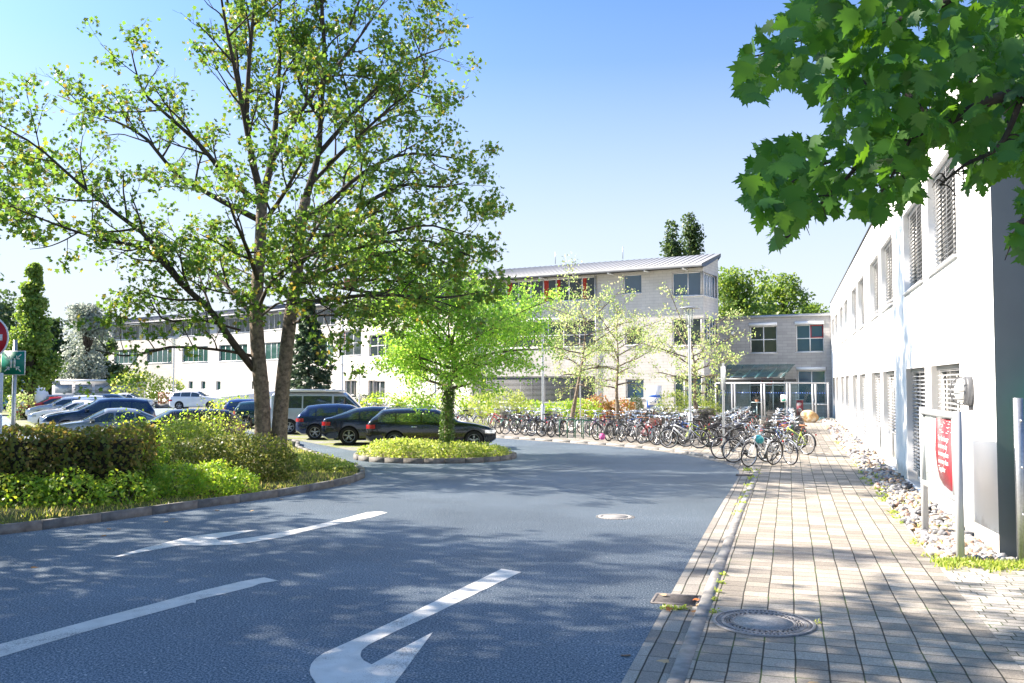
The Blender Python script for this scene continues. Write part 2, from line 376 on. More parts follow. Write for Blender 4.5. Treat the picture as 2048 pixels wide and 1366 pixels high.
kerb_blocks('kerb', K, .14, .065, KERB)
# pavement and plaza
RB = resample([wb(-20,.87), wb(15,.87), wb(47,.87), wb(52,.87), (22,80), (-8,112), (-30,104)], .25)
mb = MB(); nK = len(K); v = []
i27 = int(np.argmin(np.abs(K[:,1]-27.2))); j27 = int(35/.25)
for i in range(nK):
    j = i/i27*j27 if i <= i27 else j27+(i-i27)/(nK-1-i27)*(len(RB)-1-j27); j = int(j); v += [(*K[i], .06), (*RB[j], .06)]
mb.add(v, [(2*i, 2*i+1, 2*i+3, 2*i+2) for i in range(nK-1)])
mb.add([(*K[i], z) for i in range(nK) for z in (-.04, .06)], [(2*i, 2*i+1, 2*i+3, 2*i+2) for i in range(nK-1)])
struct(mb.build('pavement', PAVE))
mb = MB(); mb.prism([wb(-.55,.866), wb(-20,.866), wb(-20,-14), wb(-.55,-14)], -.04, .058); struct(mb.build('side_path', PAVE2))
mb = MB(); mb.prism([wb(-.55,.862), wb(-.55,-9), wb(0,-9), wb(0.,0.2), wb(49,.2), wb(49,.862)], -.04, .035); struct(mb.build('gravel_bed', SOIL))
mb = MB()
for i in range(44):                  # dressed edge stones between paving and gravel
    a, b = -.55+i*1.0+.005, -.55+(i+1)*1.0-.005
    p = [wb(a,.875), wb(a,.835), wb(b,.835), wb(b,.875)]; mb.prism(p, -.02, .066)
struct(mb.build('edging', KERB))
# planted islands
ISL1 = [(-42,-14), (-24,-1.5), (-19,3), (-15,6.6), (-11.5,10.1), (-8.1,14.2), (-7.36,15.07), (-6.0,17.2), (-4.9,18.9), (-4.05,20.8), (-3.72,22.2), (-3.85,23.6), (-4.5,25.4), (-6,28.6), (-7.6,32.2), (-8.4,35.3), (-9.6,36.1), (-11,34.7), (-13,31.9), (-17,29.6), (-24,27), (-35,23)]
ISL1 = cr(ISL1, 200)
ctr = np.array([-2.45, 28.75]); th = np.linspace(0, 2*math.pi, 97)[:-1]
ISL2 = np.stack([ctr[0] + 2.6*np.sign(np.cos(th))*np.abs(np.cos(th))**.9, ctr[1] + 2.15*np.sin(th)], 1)
def island(poly, nm):
    P = np.vstack([poly, poly[:1]])
    kerb_blocks('kerb', P, .13, .15, KERBD, 1.0 if nm == 1 else .62)
    q = offset(P, .13)[:-1]; mb = MB(); mb.prism([tuple(p) for p in q], -.03, .10); o = mb.build('planting_bed', GM if nm == 1 else SOIL); struct(o)
    bm = bmesh.new(); bm.from_mesh(o.data); bmesh.ops.triangulate(bm, faces=[f for f in bm.faces if len(f.verts) > 4], ngon_method='EAR_CLIP'); bm.to_mesh(o.data); bm.free()
# run clockwise so that "left" is inside
island(ISL1, 1); island(ISL2, 2)
# grass paver bays of the car park
BAYM, t_, b_ = nt('grass_pavers'); P_ = wpos(t_)
g_ = noise(t_, P_, 1.1, 5, .7); c_ = mixc(t_, ramp(t_, g_, [(.42, 0.), (.56, 1.)]), (.25, .245, .23), (.20, .23, .055))
t_.links.new(c_, b_.inputs['Base Color']); b_.inputs['Roughness'].default_value = 1.; bump(t_, b_, noise(t_, P_, 25, 3), .8, .03)
mb = MB(); mb.add([(-5.6,31.6,.004),(-.6,33.6,.004),(-13,57,.004),(-19.2,55,.004)], [(0,1,2,3)])
mb.add([(-12,37.6,.004),(-17.6,34.4,.004),(-45,78,.004),(-39.5,81,.004)], [(0,3,2,1)]); struct(mb.build('parking_bays', BAYM))

def marking(name, pts, label, shift=0):
    mb = MB(); P = [G(x, y, .005) for x, y in pts]
    a = sum(P[i][0]*P[(i+1) % len(P)][1]-P[(i+1) % len(P)][0]*P[i][1] for i in range(len(P)))
    f = tuple(range(len(P))); mb.add(P, [f if a > 0 else f[::-1]])
    return tag(mb.build(name, PAINT), label, 'road marking')
marking('road_marking', [(213,1118),(290,1095),(352,1080),(372,1074),(440,1065),(517,1059),(470,1069),(432,1077),(437,1080),(460,1080),(520,1072),(600,1057),(690,1036),(733,1024.5),(760,1022.5),(775,1025),(745,1034),(690,1045),(620,1060),(560,1075),(500,1085),(450,1090),(400,1091),(362,1090),(290,1103)],
        'white curved direction arrow painted beside the kerb of the planted island')
marking('road_marking', [(-260,1352),(0,1288),(100,1262),(200,1235),(300,1209),(400,1182),(480,1163),(528,1154.5),(557,1161),(540,1164),(520,1167),(505,1173),(450,1187),(392,1200),(391,1206),(385,1205),(300,1228),(200,1255),(100,1284),(0,1314),(-260,1383)],
        'long straight white lane line between the two painted arrows')
marking('road_marking', [(1003,1137.4),(1042.8,1143.8),(960,1183),(869.8,1227),(790,1263),(736.5,1290),(724,1300),(721,1308),(722,1314),(728,1321),(742.8,1328.5),(790,1303),(866,1264),(845,1292),(822,1323.7),(790,1366),(765,1392),(700,1402),(650,1385),(631.7,1366),(621,1350),(619,1339.6),(622,1328),(630,1318),(645,1307),(663.5,1298.4),(727,1269.8),(830,1222),(933,1171.4)],
        'large white hooked arrow painted nearest the viewer on the asphalt')
# ------------------------------------------------------------------ drain and manholes
mb = MB(); c = GR; ax = np.array([UX, UY, 0]); ay = np.array([NL[0], NL[1], 0]); IRON = mat('cast_iron', (.13, .12, .12), .75, .1, ns=20, na=.4); HOLE = mat('dark_pit', (.006, .006, .007), 1.)
mb.obox(c+[0,0,.0045], ax*.21, ay*.235, np.array([0,0,.001]), 1)
for s in (-1, 1): mb.obox(c+ax*s*.22+[0,0,.007], ax*.018, ay*.25, np.array([0,0,.005])); mb.obox(c+ay*s*.24+[0,0,.007], ax*.21, ay*.018, np.array([0,0,.0048]))
for i in range(8): mb.obox(c+ax*(-.175+i*.05)+[0,0,.0095], ax*.0115, ay*.225, np.array([0,0,.0015]))
tag(mb.build('drain_grate', [IRON, HOLE]), 'rectangular slotted iron drain grate in the gutter with leaves on it', 'drain')
def ring(mb, c, r0, r1, z0, z1, n=64, mi=0): mb.lathe([(r0,z0),(r0,z1),(r1,z1),(r1,z0)], c, 'z', n, mi)
CONC = mat('manhole_concrete', (.30, .30, .30), .9, ns=60, na=.35, bs=120, bst=.5)
STEEL = mat('worn_manhole_steel', (.26, .25, .25), .55, .3, ns=18, na=.3)
c = G(1527, 1246.5, .06); R = .485
mb = MB(); mb.lathe([(0,.001),(R*1.0,.001),(R*1.0,.004)], c, 'z', 64, 1)
ring(mb, c, R*.94, R, .0, .016); ring(mb, c, R*.80, R*.835, 0, .014)
for i in range(72):
    a = i*2*math.pi/72; d = np.array([math.cos(a), math.sin(a), 0]); e = np.array([-d[1], d[0], 0])
    mb.obox(c+d*R*.888+[0,0,.006], d*R*.055, e*.008, np.array([0,0,.006]))
fr = mb.build('manhole_cover', [STEEL, HOLE]); tag(fr, 'large round ringed manhole cover with concrete centre set in the pavement', 'manhole cover')
mb = MB(); ring(mb, c, R*.585, R*.61, 0, .016); ring(mb, c, R*.775, R*.795, 0, .015)
for i in range(40):
    a = i*2*math.pi/40; d = np.array([math.cos(a), math.sin(a), 0]); e = np.array([-d[1], d[0], 0])
    for k in range(3): mb.obox(c+d*R*(.635+k*.055)+e*((k % 2)*.014)+[0,0,.006], d*.009, e*.012, np.array([0,0,.007]))
for i in range(8):
    a = i*2*math.pi/8+.2; d = np.array([math.cos(a), math.sin(a), 0]); e = np.array([-d[1], d[0], 0]); mb.obox(c+d*R*.69+[0,0,.008], d*R*.09, e*.006, np.array([0,0,.0075]))
mb.build('lid_ring', STEEL, fr)
mb = MB(); mb.lathe([(0,.013),(R*.585,.012),(R*.585,0)], c, 'z', 64); mb.build('concrete_centre', CONC, fr)
c = G(1231, 1034, 0); mb = MB(); R = .31
mb.lathe([(0,.010),(R*.74,.010),(R*.74,.006),(R*.78,.006),(R*.78,.012),(R,.012),(R,0)], c, 'z', 48)
for i in range(36):
    a = i*2*math.pi/36; d = np.array([math.cos(a), math.sin(a), 0]); e = np.array([-d[1], d[0], 0]); mb.obox(c+d*R*1.07+[0,0,.004], d*R*.05, e*.009, np.array([0,0,.005]))
tag(mb.build('manhole_cover', mat('pale_manhole', (.27, .265, .26), .75, .1, ns=25, na=.25)), 'small pale round manhole cover in the middle of the road', 'manhole cover')
c = G(1488, 951, 0); mb = MB(); mb.obox(c+[0,0,.010], ax*.03, ay*.20, np.array([0,0,.004]))
for i in range(-1, 2): mb.obox(c+ax*i*.12+[0,0,.014], ax*.03, ay*.2, np.array([0,0,.008]))
tag(mb.build('drain_grate', IRON), 'small far drain grate in the gutter where the kerb bends', 'drain')

# ------------------------------------------------------------------ walls with openings, windows, blinds
def wall_cells(mb, x0, x1, z0, z1, holes, rev=.22, y=0., top=None):
    xs = sorted({x0, x1, *[h[0] for h in holes], *[h[1] for h in holes]}); zs = sorted({z0, z1, *[h[2] for h in holes], *[h[3] for h in holes]})
    xs = [x for x in xs if x0 <= x <= x1]; zs = [z for z in zs if z0 <= z <= z1]
    for a, b in zip(xs, xs[1:]):
        for c, d in zip(zs, zs[1:]):
            mx, mz = (a+b)/2, (c+d)/2
            if any(h[0] < mx < h[1] and h[2] < mz < h[3] for h in holes): continue
            mb.add([(a,y,c),(b,y,c),(b,y,d),(a,y,d)], [(0,1,2,3)])
    for a, b, c, d in [h[:4] for h in holes]:
        mb.add([(a,y,c),(b,y,c),(b,y,d),(a,y,d),(a,y+rev,c),(b,y+rev,c),(b,y+rev,d),(a,y+rev,d)], [(0,4,5,1),(1,5,6,2),(2,6,7,3),(3,7,4,0)])
def window(par, loc, rz, x0, x1, z0, z1, cols=1, hs=(), rec=.14, fm=None, gm=None, blind=None, sill=True, fw=.06, red=(), curt=(), y0=0., box=False, slat=.085, tilt=24):
    fm = fm or WHITEP; gm = gm or GLASS; mb = MB(); y = y0+rec; e = .002; rg = random.Random(int((x0*31+z0*7+x1)*100))
    X = [x0+(x1-x0)*i/cols for i in range(cols+1)] if isinstance(cols, int) else [x0+(x1-x0)*q for q in cols]
    Z = [z0]+[z0+(z1-z0)*q for q in hs]+[z1]
    for x in X:
        a = min(max(x-fw/2, x0+e), x1-fw-e); mb.box((a, y, z0+e), (a+fw, y+.07, z1-e))
    for z in Z:
        c = min(max(z-fw/2, z0+e), z1-fw-e); mb.box((x0+e, y+.003, c), (x1-e, y+.067, c+fw))
    if sill: mb.box((x0-.03, y0-.06, z0-.045), (x1+.03, y+.02, z0-.003))
    if box: mb.box((x0-.04, y0-.08, z1+.01), (x1+.04, y0-.004, z1+.22))
    w = mb.build('window', fm, par, loc, rz)
    g = MB(); g.add([(x0,y+.035,z0),(x1,y+.035,z0),(x1,y+.035,z1),(x0,y+.035,z1)], [(0,1,2,3)]); g.build('pane', gm, w)
    for (i, j) in red:
        r = MB(); a, b, c, d = X[i]+.03, X[i+1]-.03, Z[j]+.03, Z[j+1]-.03
        r.box((a,y-.02,c),(a+.06,y+.0,d)); r.box((b-.06,y-.02,c),(b,y,d)); r.box((a,y-.018,c),(b,y-.002,c+.06)); r.box((a,y-.018,d-.06),(b,y-.002,d)); r.build('casement_frame', REDF, w)
    for (i, q0, q1) in curt:
        r = MB(); a, b = X[i]+.04+(X[i+1]-X[i]-.08)*q0, X[i]+.04+(X[i+1]-X[i]-.08)*q1; n = 8
        for k in range(n): r.add([(a+(b-a)*k/n, y+.030-.01*(k % 2), z0+.05),(a+(b-a)*(k+1)/n, y+.030-.01*((k+1) % 2), z0+.05),(a+(b-a)*(k+1)/n, y+.030-.01*((k+1) % 2), z1-.05),(a+(b-a)*k/n, y+.030-.01*(k % 2), z1-.05)], [(0,1,2,3)])
        r.build('curtain', CURTR, w)
    if blind is not None:
        bb = MB(); z = z1-.10; ta = math.radians(tilt); hy, hz = .034*math.cos(ta), .034*math.sin(ta); yc = y0+rec-.06; zb = z0+blind
        bb.box((x0+.03, yc-.04, z1-.09), (x1-.03, yc+.04, z1-.004))
        while z > zb+.03:
            j = rg.uniform(-.004, .004)
            P = [(yc-hy, z-hz+j), (yc-hy, z-hz+.006+j), (yc, z+.006+j+.006), (yc+hy, z+hz+.006+j), (yc+hy, z+hz+j), (yc, z+j+.004)]
            v = [(x0+.04, *p) for p in P]+[(x1-.04, *p) for p in P]
            bb.add(v, [(k,(k+1) % 6,6+(k+1) % 6,6+k) for k in range(6)]+[(5,4,3,2,1,0),(6,7,8,9,10,11)]); z -= slat
        bb.box((x0+.04, yc-.03, zb), (x1-.04, yc+.03, zb+.03))
        for xx in (.12, .5, .88):
            xx = x0+(x1-x0)*xx; bb.box((xx-.006, yc-.042, zb), (xx+.006, yc-.036, z1-.05)); bb.box((xx-.006, yc+.036, zb), (xx+.006, yc+.042, z1-.05))
        bb.build('blind', BLINDM, w)
    return w
BLINDM = mat('grey_venetian_slats', (.34, .35, .36), .5, .1)
# ---- long white building on the right
wbld = empty('office_building', (*C0, 0), 0, 'long white rendered two storey building with flat roof on the right', 'building')
rzW = math.atan2(-UY, -UX)
WL = 48.3; HW = 7.54; holes = []
ups = []; los = []
for k in range(5):
    s = 2.62+9.42*k
    for a in (0, 3.9): ups.append((-(s+a+3.08), -(s+a), 4.5, 6.38, k)); los.append((-(s+a+3.08), -(s+a), .12, 2.72, k))
mb = MB(); wall_cells(mb, -WL, 0, -.1, HW, [h[:4] for h in ups+los], .26)
mb.build('wall', WHITE, wbld, (0,0,0), rzW)
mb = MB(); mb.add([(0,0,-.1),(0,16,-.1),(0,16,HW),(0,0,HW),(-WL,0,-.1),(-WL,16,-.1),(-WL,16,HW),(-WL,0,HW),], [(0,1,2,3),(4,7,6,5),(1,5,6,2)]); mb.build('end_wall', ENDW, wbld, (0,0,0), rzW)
mb = MB(); mb.box((-WL-.04,-.04,HW+.002),(.04,16.04,HW+.06)); mb.build('roof', DARKM, wbld, (0,0,0), rzW)
for h in ups:
    k = h[4]; window(wbld, (0,0,0), rzW, *h[:4], cols=2, rec=.2, fm=WHITEP, blind={0:.03, 1:.22, 2:.05, 3:1.9-.5, 4:1.2}[k], fw=.07)
for i, h in enumerate(los):
    k = h[4]; window(wbld, (0,0,0), rzW, *h[:4], cols=2, hs=(.33,), rec=.2, fm=WHITEP, blind={0:.30, 1:.92, 2:.35, 3:.2, 4:.2}[k], fw=.07)
# ---- wall lamp
lx = -1.85; lz = 2.27
lamp = empty('wall_lamp', wb(1.62, 0)+(lz,), rzW, 'oval caged bulkhead lamp on the white wall near its corner', 'wall lamp')
def oval(mb, y0, y1, rx, rz_, n=32, rx2=None, rz2=None, cap=True):
    rx2 = rx2 or rx; rz2 = rz2 or rz_; v = []
    for y, a, b in ((y0, rx, rz_), (y1, rx2, rz2)): v += [(a*math.cos(i*2*math.pi/n), y, b*math.sin(i*2*math.pi/n)) for i in range(n)]
    f = [(i,(i+1) % n,n+(i+1) % n,n+i) for i in range(n)]
    if cap: f += [tuple(range(n))[::-1], tuple(range(n, 2*n))]
    mb.add(v, f)
mb = MB(); oval(mb, -.002, -.09, .17, .225); oval(mb, -.0901, -.13, .17, .225, 32, .15, .205); mb.box((-.03,-.05,-.29),(.03,-.004,-.2)); mb.build('base', mat('lamp_grey', (.10,.105,.115), .5), lamp)
mb = MB(); n = 28; v = []; f = []
for k in range(7):
    a = k/6*math.pi/2; v += [(.135*math.cos(a)*math.cos(i*2*math.pi/n), -.13-.12*math.sin(a), .19*math.cos(a)*math.sin(i*2*math.pi/n)) for i in range(n)]
for k in range(6):
    for i in range(n): f.append((k*n+i, k*n+(i+1) % n, (k+1)*n+(i+1) % n, (k+1)*n+i))
mb.add(v, f); mb.build('lamp_glass', mat('opal_glass', (.78, .77, .72), .2, ns=4, na=.05), lamp, smooth=True)
mb = MB()
for i in range(3):
    q = (-.5, 0, .5)[i]; th = np.linspace(0, math.pi, 15)
    mb.tube([(.15*math.cos(a), -.13-.17*math.sin(a)*(1-.15*abs(q)), q*.25) for a in th], .009, 6)
th = np.linspace(0, math.pi, 17); mb.tube([(0, -.13-.175*math.sin(a), .21*math.cos(a)) for a in th], .011, 6); mb.build('cage', MATS['lamp_grey'], lamp)
# ---- notice case on two posts
rzS = math.atan2(-math.cos(math.radians(13.6)), -math.sin(math.radians(13.6)))
cs = empty('notice_board', (5.80, 11.77, 0), rzS, 'grey framed poster case with red and white poster on two posts by the corner', 'notice board')
# local x towards the viewer; the case spans x -2.28..0
for x in (-2.26, -.10): 
    mb = MB(); mb.box((x+.03, .0, 0), (x+.105, .09, 2.02)); mb.build('post', mat('silver_paint', (.50, .52, .54), .5, .1), cs)
SP = MATS['silver_paint']
mb = MB(); mb.box((-2.138,-.005,.84),(-.102,.095,.91)); mb.box((-2.138,-.005,1.92),(-.102,.095,2.0)); mb.box((-2.138,-.003,.912),(-2.08,.093,1.918)); mb.box((-.16,-.003,.912),(-.102,.093,1.918)); mb.build('frame', SP, cs)
mb = MB(); mb.box((-2.079,.05,.912),(-.161,.09,1.918)); mb.build('backing', mat('poster_white', (.80,.80,.80), .6), cs)
RED = mat('poster_red', (.40, .025, .04), .6)
mb = MB(); pts = [(-1.30,1.90),(-1.35,1.6),(-1.38,1.42),(-1.28,1.2),(-1.12,1.04),(-.86,.96),(-.50,.93),(-.22,.94),(-.20,1.0),(-.18,1.90)]
mb.yprism(pts, .043, .049); post = mb.build('poster', RED, cs)
def text_obj(s, size, mat_, parent, loc, rot, name='lettering', ext=.002, ax='LEFT'):
    cu = bpy.data.curves.new(name, 'FONT'); cu.body = s; cu.size = size; cu.extrude = ext; cu.align_x = ax; cu.resolution_u = 3
    cu.materials.append(mat_); tmp = bpy.data.objects.new(name, cu); COL.objects.link(tmp)
    dg = bpy.context.evaluated_depsgraph_get(); me = bpy.data.meshes.new_from_object(tmp.evaluated_get(dg)); COL.objects.unlink(tmp); bpy.data.objects.remove(tmp)
    o = bpy.data.objects.new(name, me); link(o, parent); o.location = loc; o.rotation_euler = rot; return o
TW = mat('white_lettering', (.85, .85, .85), .6)
text_obj('For the longer\nin every city\nin every place\nin every class\nTogether', .108, TW, cs, (-1.16, .040, 1.58), (math.pi/2, 0, 0))
mb = MB(); rg = random.Random(4)
for i in range(26):
    x = rg.uniform(-1.08,-.25); z = rg.uniform(1.68,1.88); L = rg.uniform(.04,.12); mb.box((x,.038,z),(x+L,.042,z+.008))
mb.build('script_lines', TW, post)
mb = MB(); 
for i in range(60):
    x = rg.uniform(-2.02,-1.62); z = rg.uniform(1.0,1.85); mb.box((x,.044,z),(x+rg.uniform(.02,.12),.048,z+rg.uniform(.004,.012)))
mb.build('sketch_lines', mat('grey_print', (.35,.36,.38), .7), cs)
mb = MB(); mb.box((-2.079,.010,.912),(-.161,.014,1.918)); mb.build('glass_pane', glass_thin('case_glass', (.95,.97,.97), -.12), cs)
# ---- green gate beside the corner
gt = empty('gate', (*wb(-.45,-.12), 0), rzW, 'green metal gate leaf hung on a galvanised post at the building corner', 'gate')
mb = MB(); mb.box((-.04,0,.02),(.04,.10,2.2)); 
for z in (.7, 1.3, 1.9): mb.box((-.075,.06,z),(.075,.08,z+.02))
mb.build('post', GALV, gt)
GREENP = mat('mint_green_paint', (.10, .42, .30), .45)
mb = MB(); mb.box((-.09,.162,.35),(-.03,2.6,2.34)); mb.box((-.11,.17,.34),(-.091,.25,2.36)); mb.build('panel', GREENP, gt)

# ------------------------------------------------------------------ main building (bent front)
class Fr:                            # a wall plane seen from outside, x to the viewer's right
    def __init__(s, P, Q): s.P = np.array(P, float); s.Q = np.array(Q, float); s.L = np.linalg.norm(s.Q-s.P); s.d = (s.Q-s.P)/s.L; s.n = np.array([-s.d[1], s.d[0]]); s.rz = math.atan2(s.d[1], s.d[0]); s.loc = (*s.P, 0)
    def x(s, px):                    # where the sight line in column px meets the wall
        r = (px-1024)/FPX; return float((r*s.P[1]-s.P[0])/(s.d[0]-r*s.d[1]))
    def z(s, px, py): x = s.x(px); Y = s.P[1]+s.d[1]*x; return float(V(px, py, Y)[2])
    def w(s, x, y=0., z=0.): return (*(s.P+s.d*x+s.n*y), z)
PE, PD, PM, PC, PB, PA = (-55,122), (-42,112), (-29.3,101), (-17,88), (-3.2,68.35), (12.7,59.2)
FR = [Fr(PE,PD), Fr(PD,PM), Fr(PM,PC), Fr(PC,PB), Fr(PB,PA)]
main = empty('school_building', (*PA, 0), 0, 'long bent three storey building of pale concrete block with grey metal roof', 'building')
main_inv = (-PA[0], -PA[1], 0)
def ml(fr): return (fr.P[0]-PA[0], fr.P[1]-PA[1], 0)
HT = 10.05
A = FR[4]; sx = lambda px: A.x(px)
def H(fr, p0, p1, y0, y1): return (fr.x(p0), fr.x(p1), fr.z((p0+p1)/2, y1), fr.z((p0+p1)/2, y0))
spec = []   # (frame index, hole, kwargs)
L = A.L
spec += [(4, (sx(1345), L-.02, 8.2, 9.8), dict(cols=2, gm=GLASSB)), (4, (sx(1345), L-.02, 4.85, 6.7), dict(cols=2, gm=GLASS)), (4, (sx(1347), L-.02, .75, 2.9), dict(cols=(0,.33,.66,1), gm=GLASSG)),
 (4, H(A,1247,1284,549,587), dict(gm=GLASSB)), (4, H(A,1250,1284,655,690), dict()), (4, H(A,1251,1287,758,797), dict(gm=GLASSB, sill=True))]
x0, x1 = A.x(987), A.x(1190)
spec += [(4, (x0, x1, 8.25, 9.95), dict(cols=8, curt=((1,.05,.45),(4,0,.38),(7,0,.3),(5,.05,.3)), fw=.09)), (4, (x0+.8, x1, 4.95, 6.85), dict(cols=6, hs=(.45,), box=True)), (4, (A.x(945), x1, .95, 2.85), dict(cols=5, blind=.02, rec=.16, tilt=20, slat=.09))]
B = FR[3]
spec += [(3, H(B,655,722,663,712), dict(cols=4, hs=(.5,), red=((1,1),), box=True)), (3, H(B,738,800,668,712), dict(cols=4, hs=(.5,), box=True)), (3, H(B,690,708,761,790), dict()), (3, H(B,745,770,762,797), dict(cols=2)), (3, H(B,820,905,672,716), dict(cols=5, hs=(.5,))),
         (3, (2.0, B.L-1, 8.2, 9.9), dict(cols=16))]
for k, (a, b) in {2: (3, 5), 1: (3, 4), 0: (3, 3)}.items():
    f = FR[k]
    n = 2
    for i in range(n):
        q0, q1 = f.L*(.06+.5*i), f.L*(.46+.5*i)
        spec += [(k, (q0, q1, 8.15, 9.9), dict(cols=6)), (k, (q0+.4, q1-.4, 4.9, 6.8), dict(cols=5, gm=GLASSG))]
for k, cols_ in {1: (353, 378, 403, 433), 2: (465, 499, 530)}.items():
    for px in cols_: f = FR[k]; spec += [(k, (f.x(px), f.x(px)+.95, .95, 2.55), dict(gm=GLASSG))]
spec += [(0, (1.0, 9.2, .3, 3.4), dict(cols=10, hs=(.6,), gm=GLASSG)), (3, (2.5, 4.0, .95, 2.6), dict()), (3, (6.5, 8.0, .95, 2.6), dict())]
for k, f in enumerate(FR):
    hs_ = [s[1] for s in spec if s[0] == k]; mb = MB(); wall_cells(mb, 0, f.L, -.1, HT, hs_, .2); mb.build('wall', BLOCK, main, ml(f), f.rz)
for k, h, kw in spec: window(main, ml(FR[k]), FR[k].rz, *h, **kw)
for k, px in ((1, 340),):
    f = FR[k]
    mb = MB(); mb.lathe([(0,-.02),(.55,-.02),(.62,-.06),(.68,-.05),(.68,.0)], (f.x(px), 0, 4.35), 'y', 24); mb.build('round_window', GLASS, main, ml(f), f.rz)
# gable end, ridge and roof
SD = Fr(PA, (14.35, 62.06))
RZ = 11.13
hs_ = [(.03, 3.0, 8.2, 9.75), (.03, 3.0, 4.85, 6.7), (.03, 3.0, .75, 2.9)]
mb = MB(); wall_cells(mb, 0, SD.L, -.1, HT, hs_, .2)
mb.add([(0,0,HT),(SD.L,0,HT),(SD.L,0,RZ-.02)], [(0,1,2)]); o = mb.build('gable_wall', BLOCK, main, ml(SD), SD.rz); bm = bmesh.new(); bm.from_mesh(o.data); bmesh.ops.remove_doubles(bm, verts=bm.verts, dist=1e-4); bm.to_mesh(o.data); bm.free()
for h in hs_: window(main, ml(SD), SD.rz, *h, cols=5, gm=GLASSB)
nodes = [PE, PD, PM, PC, PB, PA]
def mitre(i, o):                     # point offset inwards by o at node i
    if i == 0: n = FR[0].n; return np.array(nodes[0])+n*o-FR[0].d*.9
    if i == len(nodes)-1: n = FR[-1].n; return np.array(nodes[-1])+n*o+FR[-1].d*(.22 if o < 3.5 else .1-.62*(o-3.4))
    a, b = FR[i-1].n, FR[i].n; m = (a+b)/np.linalg.norm(a+b); return np.array(nodes[i])+m*o/np.dot(m, a)
prof = [(-1.0, 10.0), (-1.0, 10.19), (3.3, 11.38), (9., 9.7), (9., 9.4), (3.3, 11.14), (.0, 10.12), (-.1, 10.08)]
mb = MB(); n = len(prof); v = []; f = []
for i in range(len(nodes)):
    for (o, z) in prof: p = mitre(i, o); v.append((p[0]-PA[0], p[1]-PA[1], z))
for i in range(len(nodes)-1):
    for k in range(n): f.append((i*n+k, i*n+(k+1) % n, (i+1)*n+(k+1) % n, (i+1)*n+k))
f += [tuple(range(n)), tuple((len(nodes)-1)*n+k for k in range(n))[::-1]]
mb.add(v, f)
for i in range(len(nodes)-1):
    m_ = int(FR[i].L/.46)
    for k in range(1, m_):
        t = k/m_; a = mitre(i,-1.0)*(1-t)+mitre(i+1,-1.0)*t; b = mitre(i,3.3)*(1-t)+mitre(i+1,3.3)*t
        a3 = np.array([a[0]-PA[0], a[1]-PA[1], 10.20]); b3 = np.array([b[0]-PA[0], b[1]-PA[1], 11.39]); d = (b3-a3)/2; w_ = np.array([*FR[i].d, 0])*.012
        mb.obox((a3+b3)/2, w_, d, np.array([0,0,.018]))
mb.build('roof', ROOF, main)
for i in range(len(nodes)-1):
    m_ = int(FR[i].L/2.6)
    for k in range(m_):
        mb = MB()
        t = (k+.5)/m_; a = mitre(i,-.95)*(1-t)+mitre(i+1,-.95)*t; b = mitre(i,0)*(1-t)+mitre(i+1,0)*t
        mb.obox(((a+b)/2-np.array(PA)).tolist()+[9.95], np.array([*FR[i].d,0])*.035, np.array([*(b-a)/2,0]), np.array([0,0,.05])); mb.build('eave_bracket', WHITEP, main)
bk = [mitre(i, 8.8) for i in range(len(nodes))]; bk[-1] = np.array([14.0, 69.5]); mb = MB()
P = bk+[np.array([14.35,62.06])]
for a, b in zip(P, P[1:]): a = a-PA; b = b-PA; mb.add([(*a,-.1),(*b,-.1),(*b,9.5),(*a,9.5)], [(3,2,1,0)])
a = np.array(PE)-PA; b = bk[0]-PA; mb.add([(*a,-.1),(*b,-.1),(*b,9.5),(*a,10.)], [(0,1,2,3)]); mb.build('rear_wall', BLOCK, main)
for px, hgt in ((1070, .9), (1210, .9)):
    f = A; x = f.x(px); mb = MB(); mb.tube([f.w(x,3.3,11.5), f.w(x,3.3,11.5+hgt)], .03, 6); o = mb.build('vent_pipe', ALUD, main, main_inv)
# downpipes
mb = MB()
for x in (A.x(1193), .5): mb.tube([(x,-.08,.1),(x,-.08,9.9)], .05, 8)
mb.build('downpipe', ALU, main, ml(A), A.rz)

# ------------------------------------------------------------------ entrance wing, canopy and glass screen
W0 = Fr((14.35,62.06), (20.85,58.32)); wing = empty('entrance_wing', (*W0.P, 0), 0, 'two storey grey block entrance wing between the long building and the white one', 'building')
wl = (0,0,0)
ww = [((W0.x(1500), W0.x(1554), W0.z(1527,706), W0.z(1527,652)), dict(cols=2, hs=(.5,), box=True, red=())),
      ((W0.x(1592), W0.x(1648), W0.z(1620,704), W0.z(1620,649)), dict(cols=2, hs=(.5,), box=True, red=((1,1),), gm=GLASSB)),
      ((W0.x(1594), W0.x(1650), 1.0, W0.z(1620,741)), dict(cols=2, hs=(.62,), box=True, gm=GLASSB)),
      ((W0.x(1497), W0.x(1568), .1, 2.75), dict(cols=3, hs=(.8,), red=((1,1),)))]
mb = MB(); wall_cells(mb, 0, W0.L+1.2, -.1, 6.75, [w[0] for w in ww], .2); mb.build('wall', BLOCKG, wing, wl, W0.rz)
for h, kw in ww: window(wing, wl, W0.rz, *h, **kw)
mb = MB(); mb.box((-1.,-.12,6.752),(W0.L+1.2,9,6.95)); mb.build('roof', ALUD, wing, wl, W0.rz)
mb = MB(); mb.tube([(1.05,-.02,5.9),(1.05,-.22,5.85)], .03, 8); mb.lathe([(0,0),(.10,0),(.13,.06),(.12,.18),(0,.2)], (1.05,-.28,5.68), 'z', 12); mb.build('camera_dome', WHITEP, wing, wl, W0.rz)
VS = Fr((13.02,57.55), (19.15,54.03)); scr = empty('glass_screen', (*VS.P, 0), VS.rz, 'tall framed glass screen wall with doors in front of the entrance', 'glass screen')
ZT = 2.32; mb = MB()
posts = [VS.x(p) for p in (1431, 1467, 1526, 1577, 1628)]+[VS.L-.1]
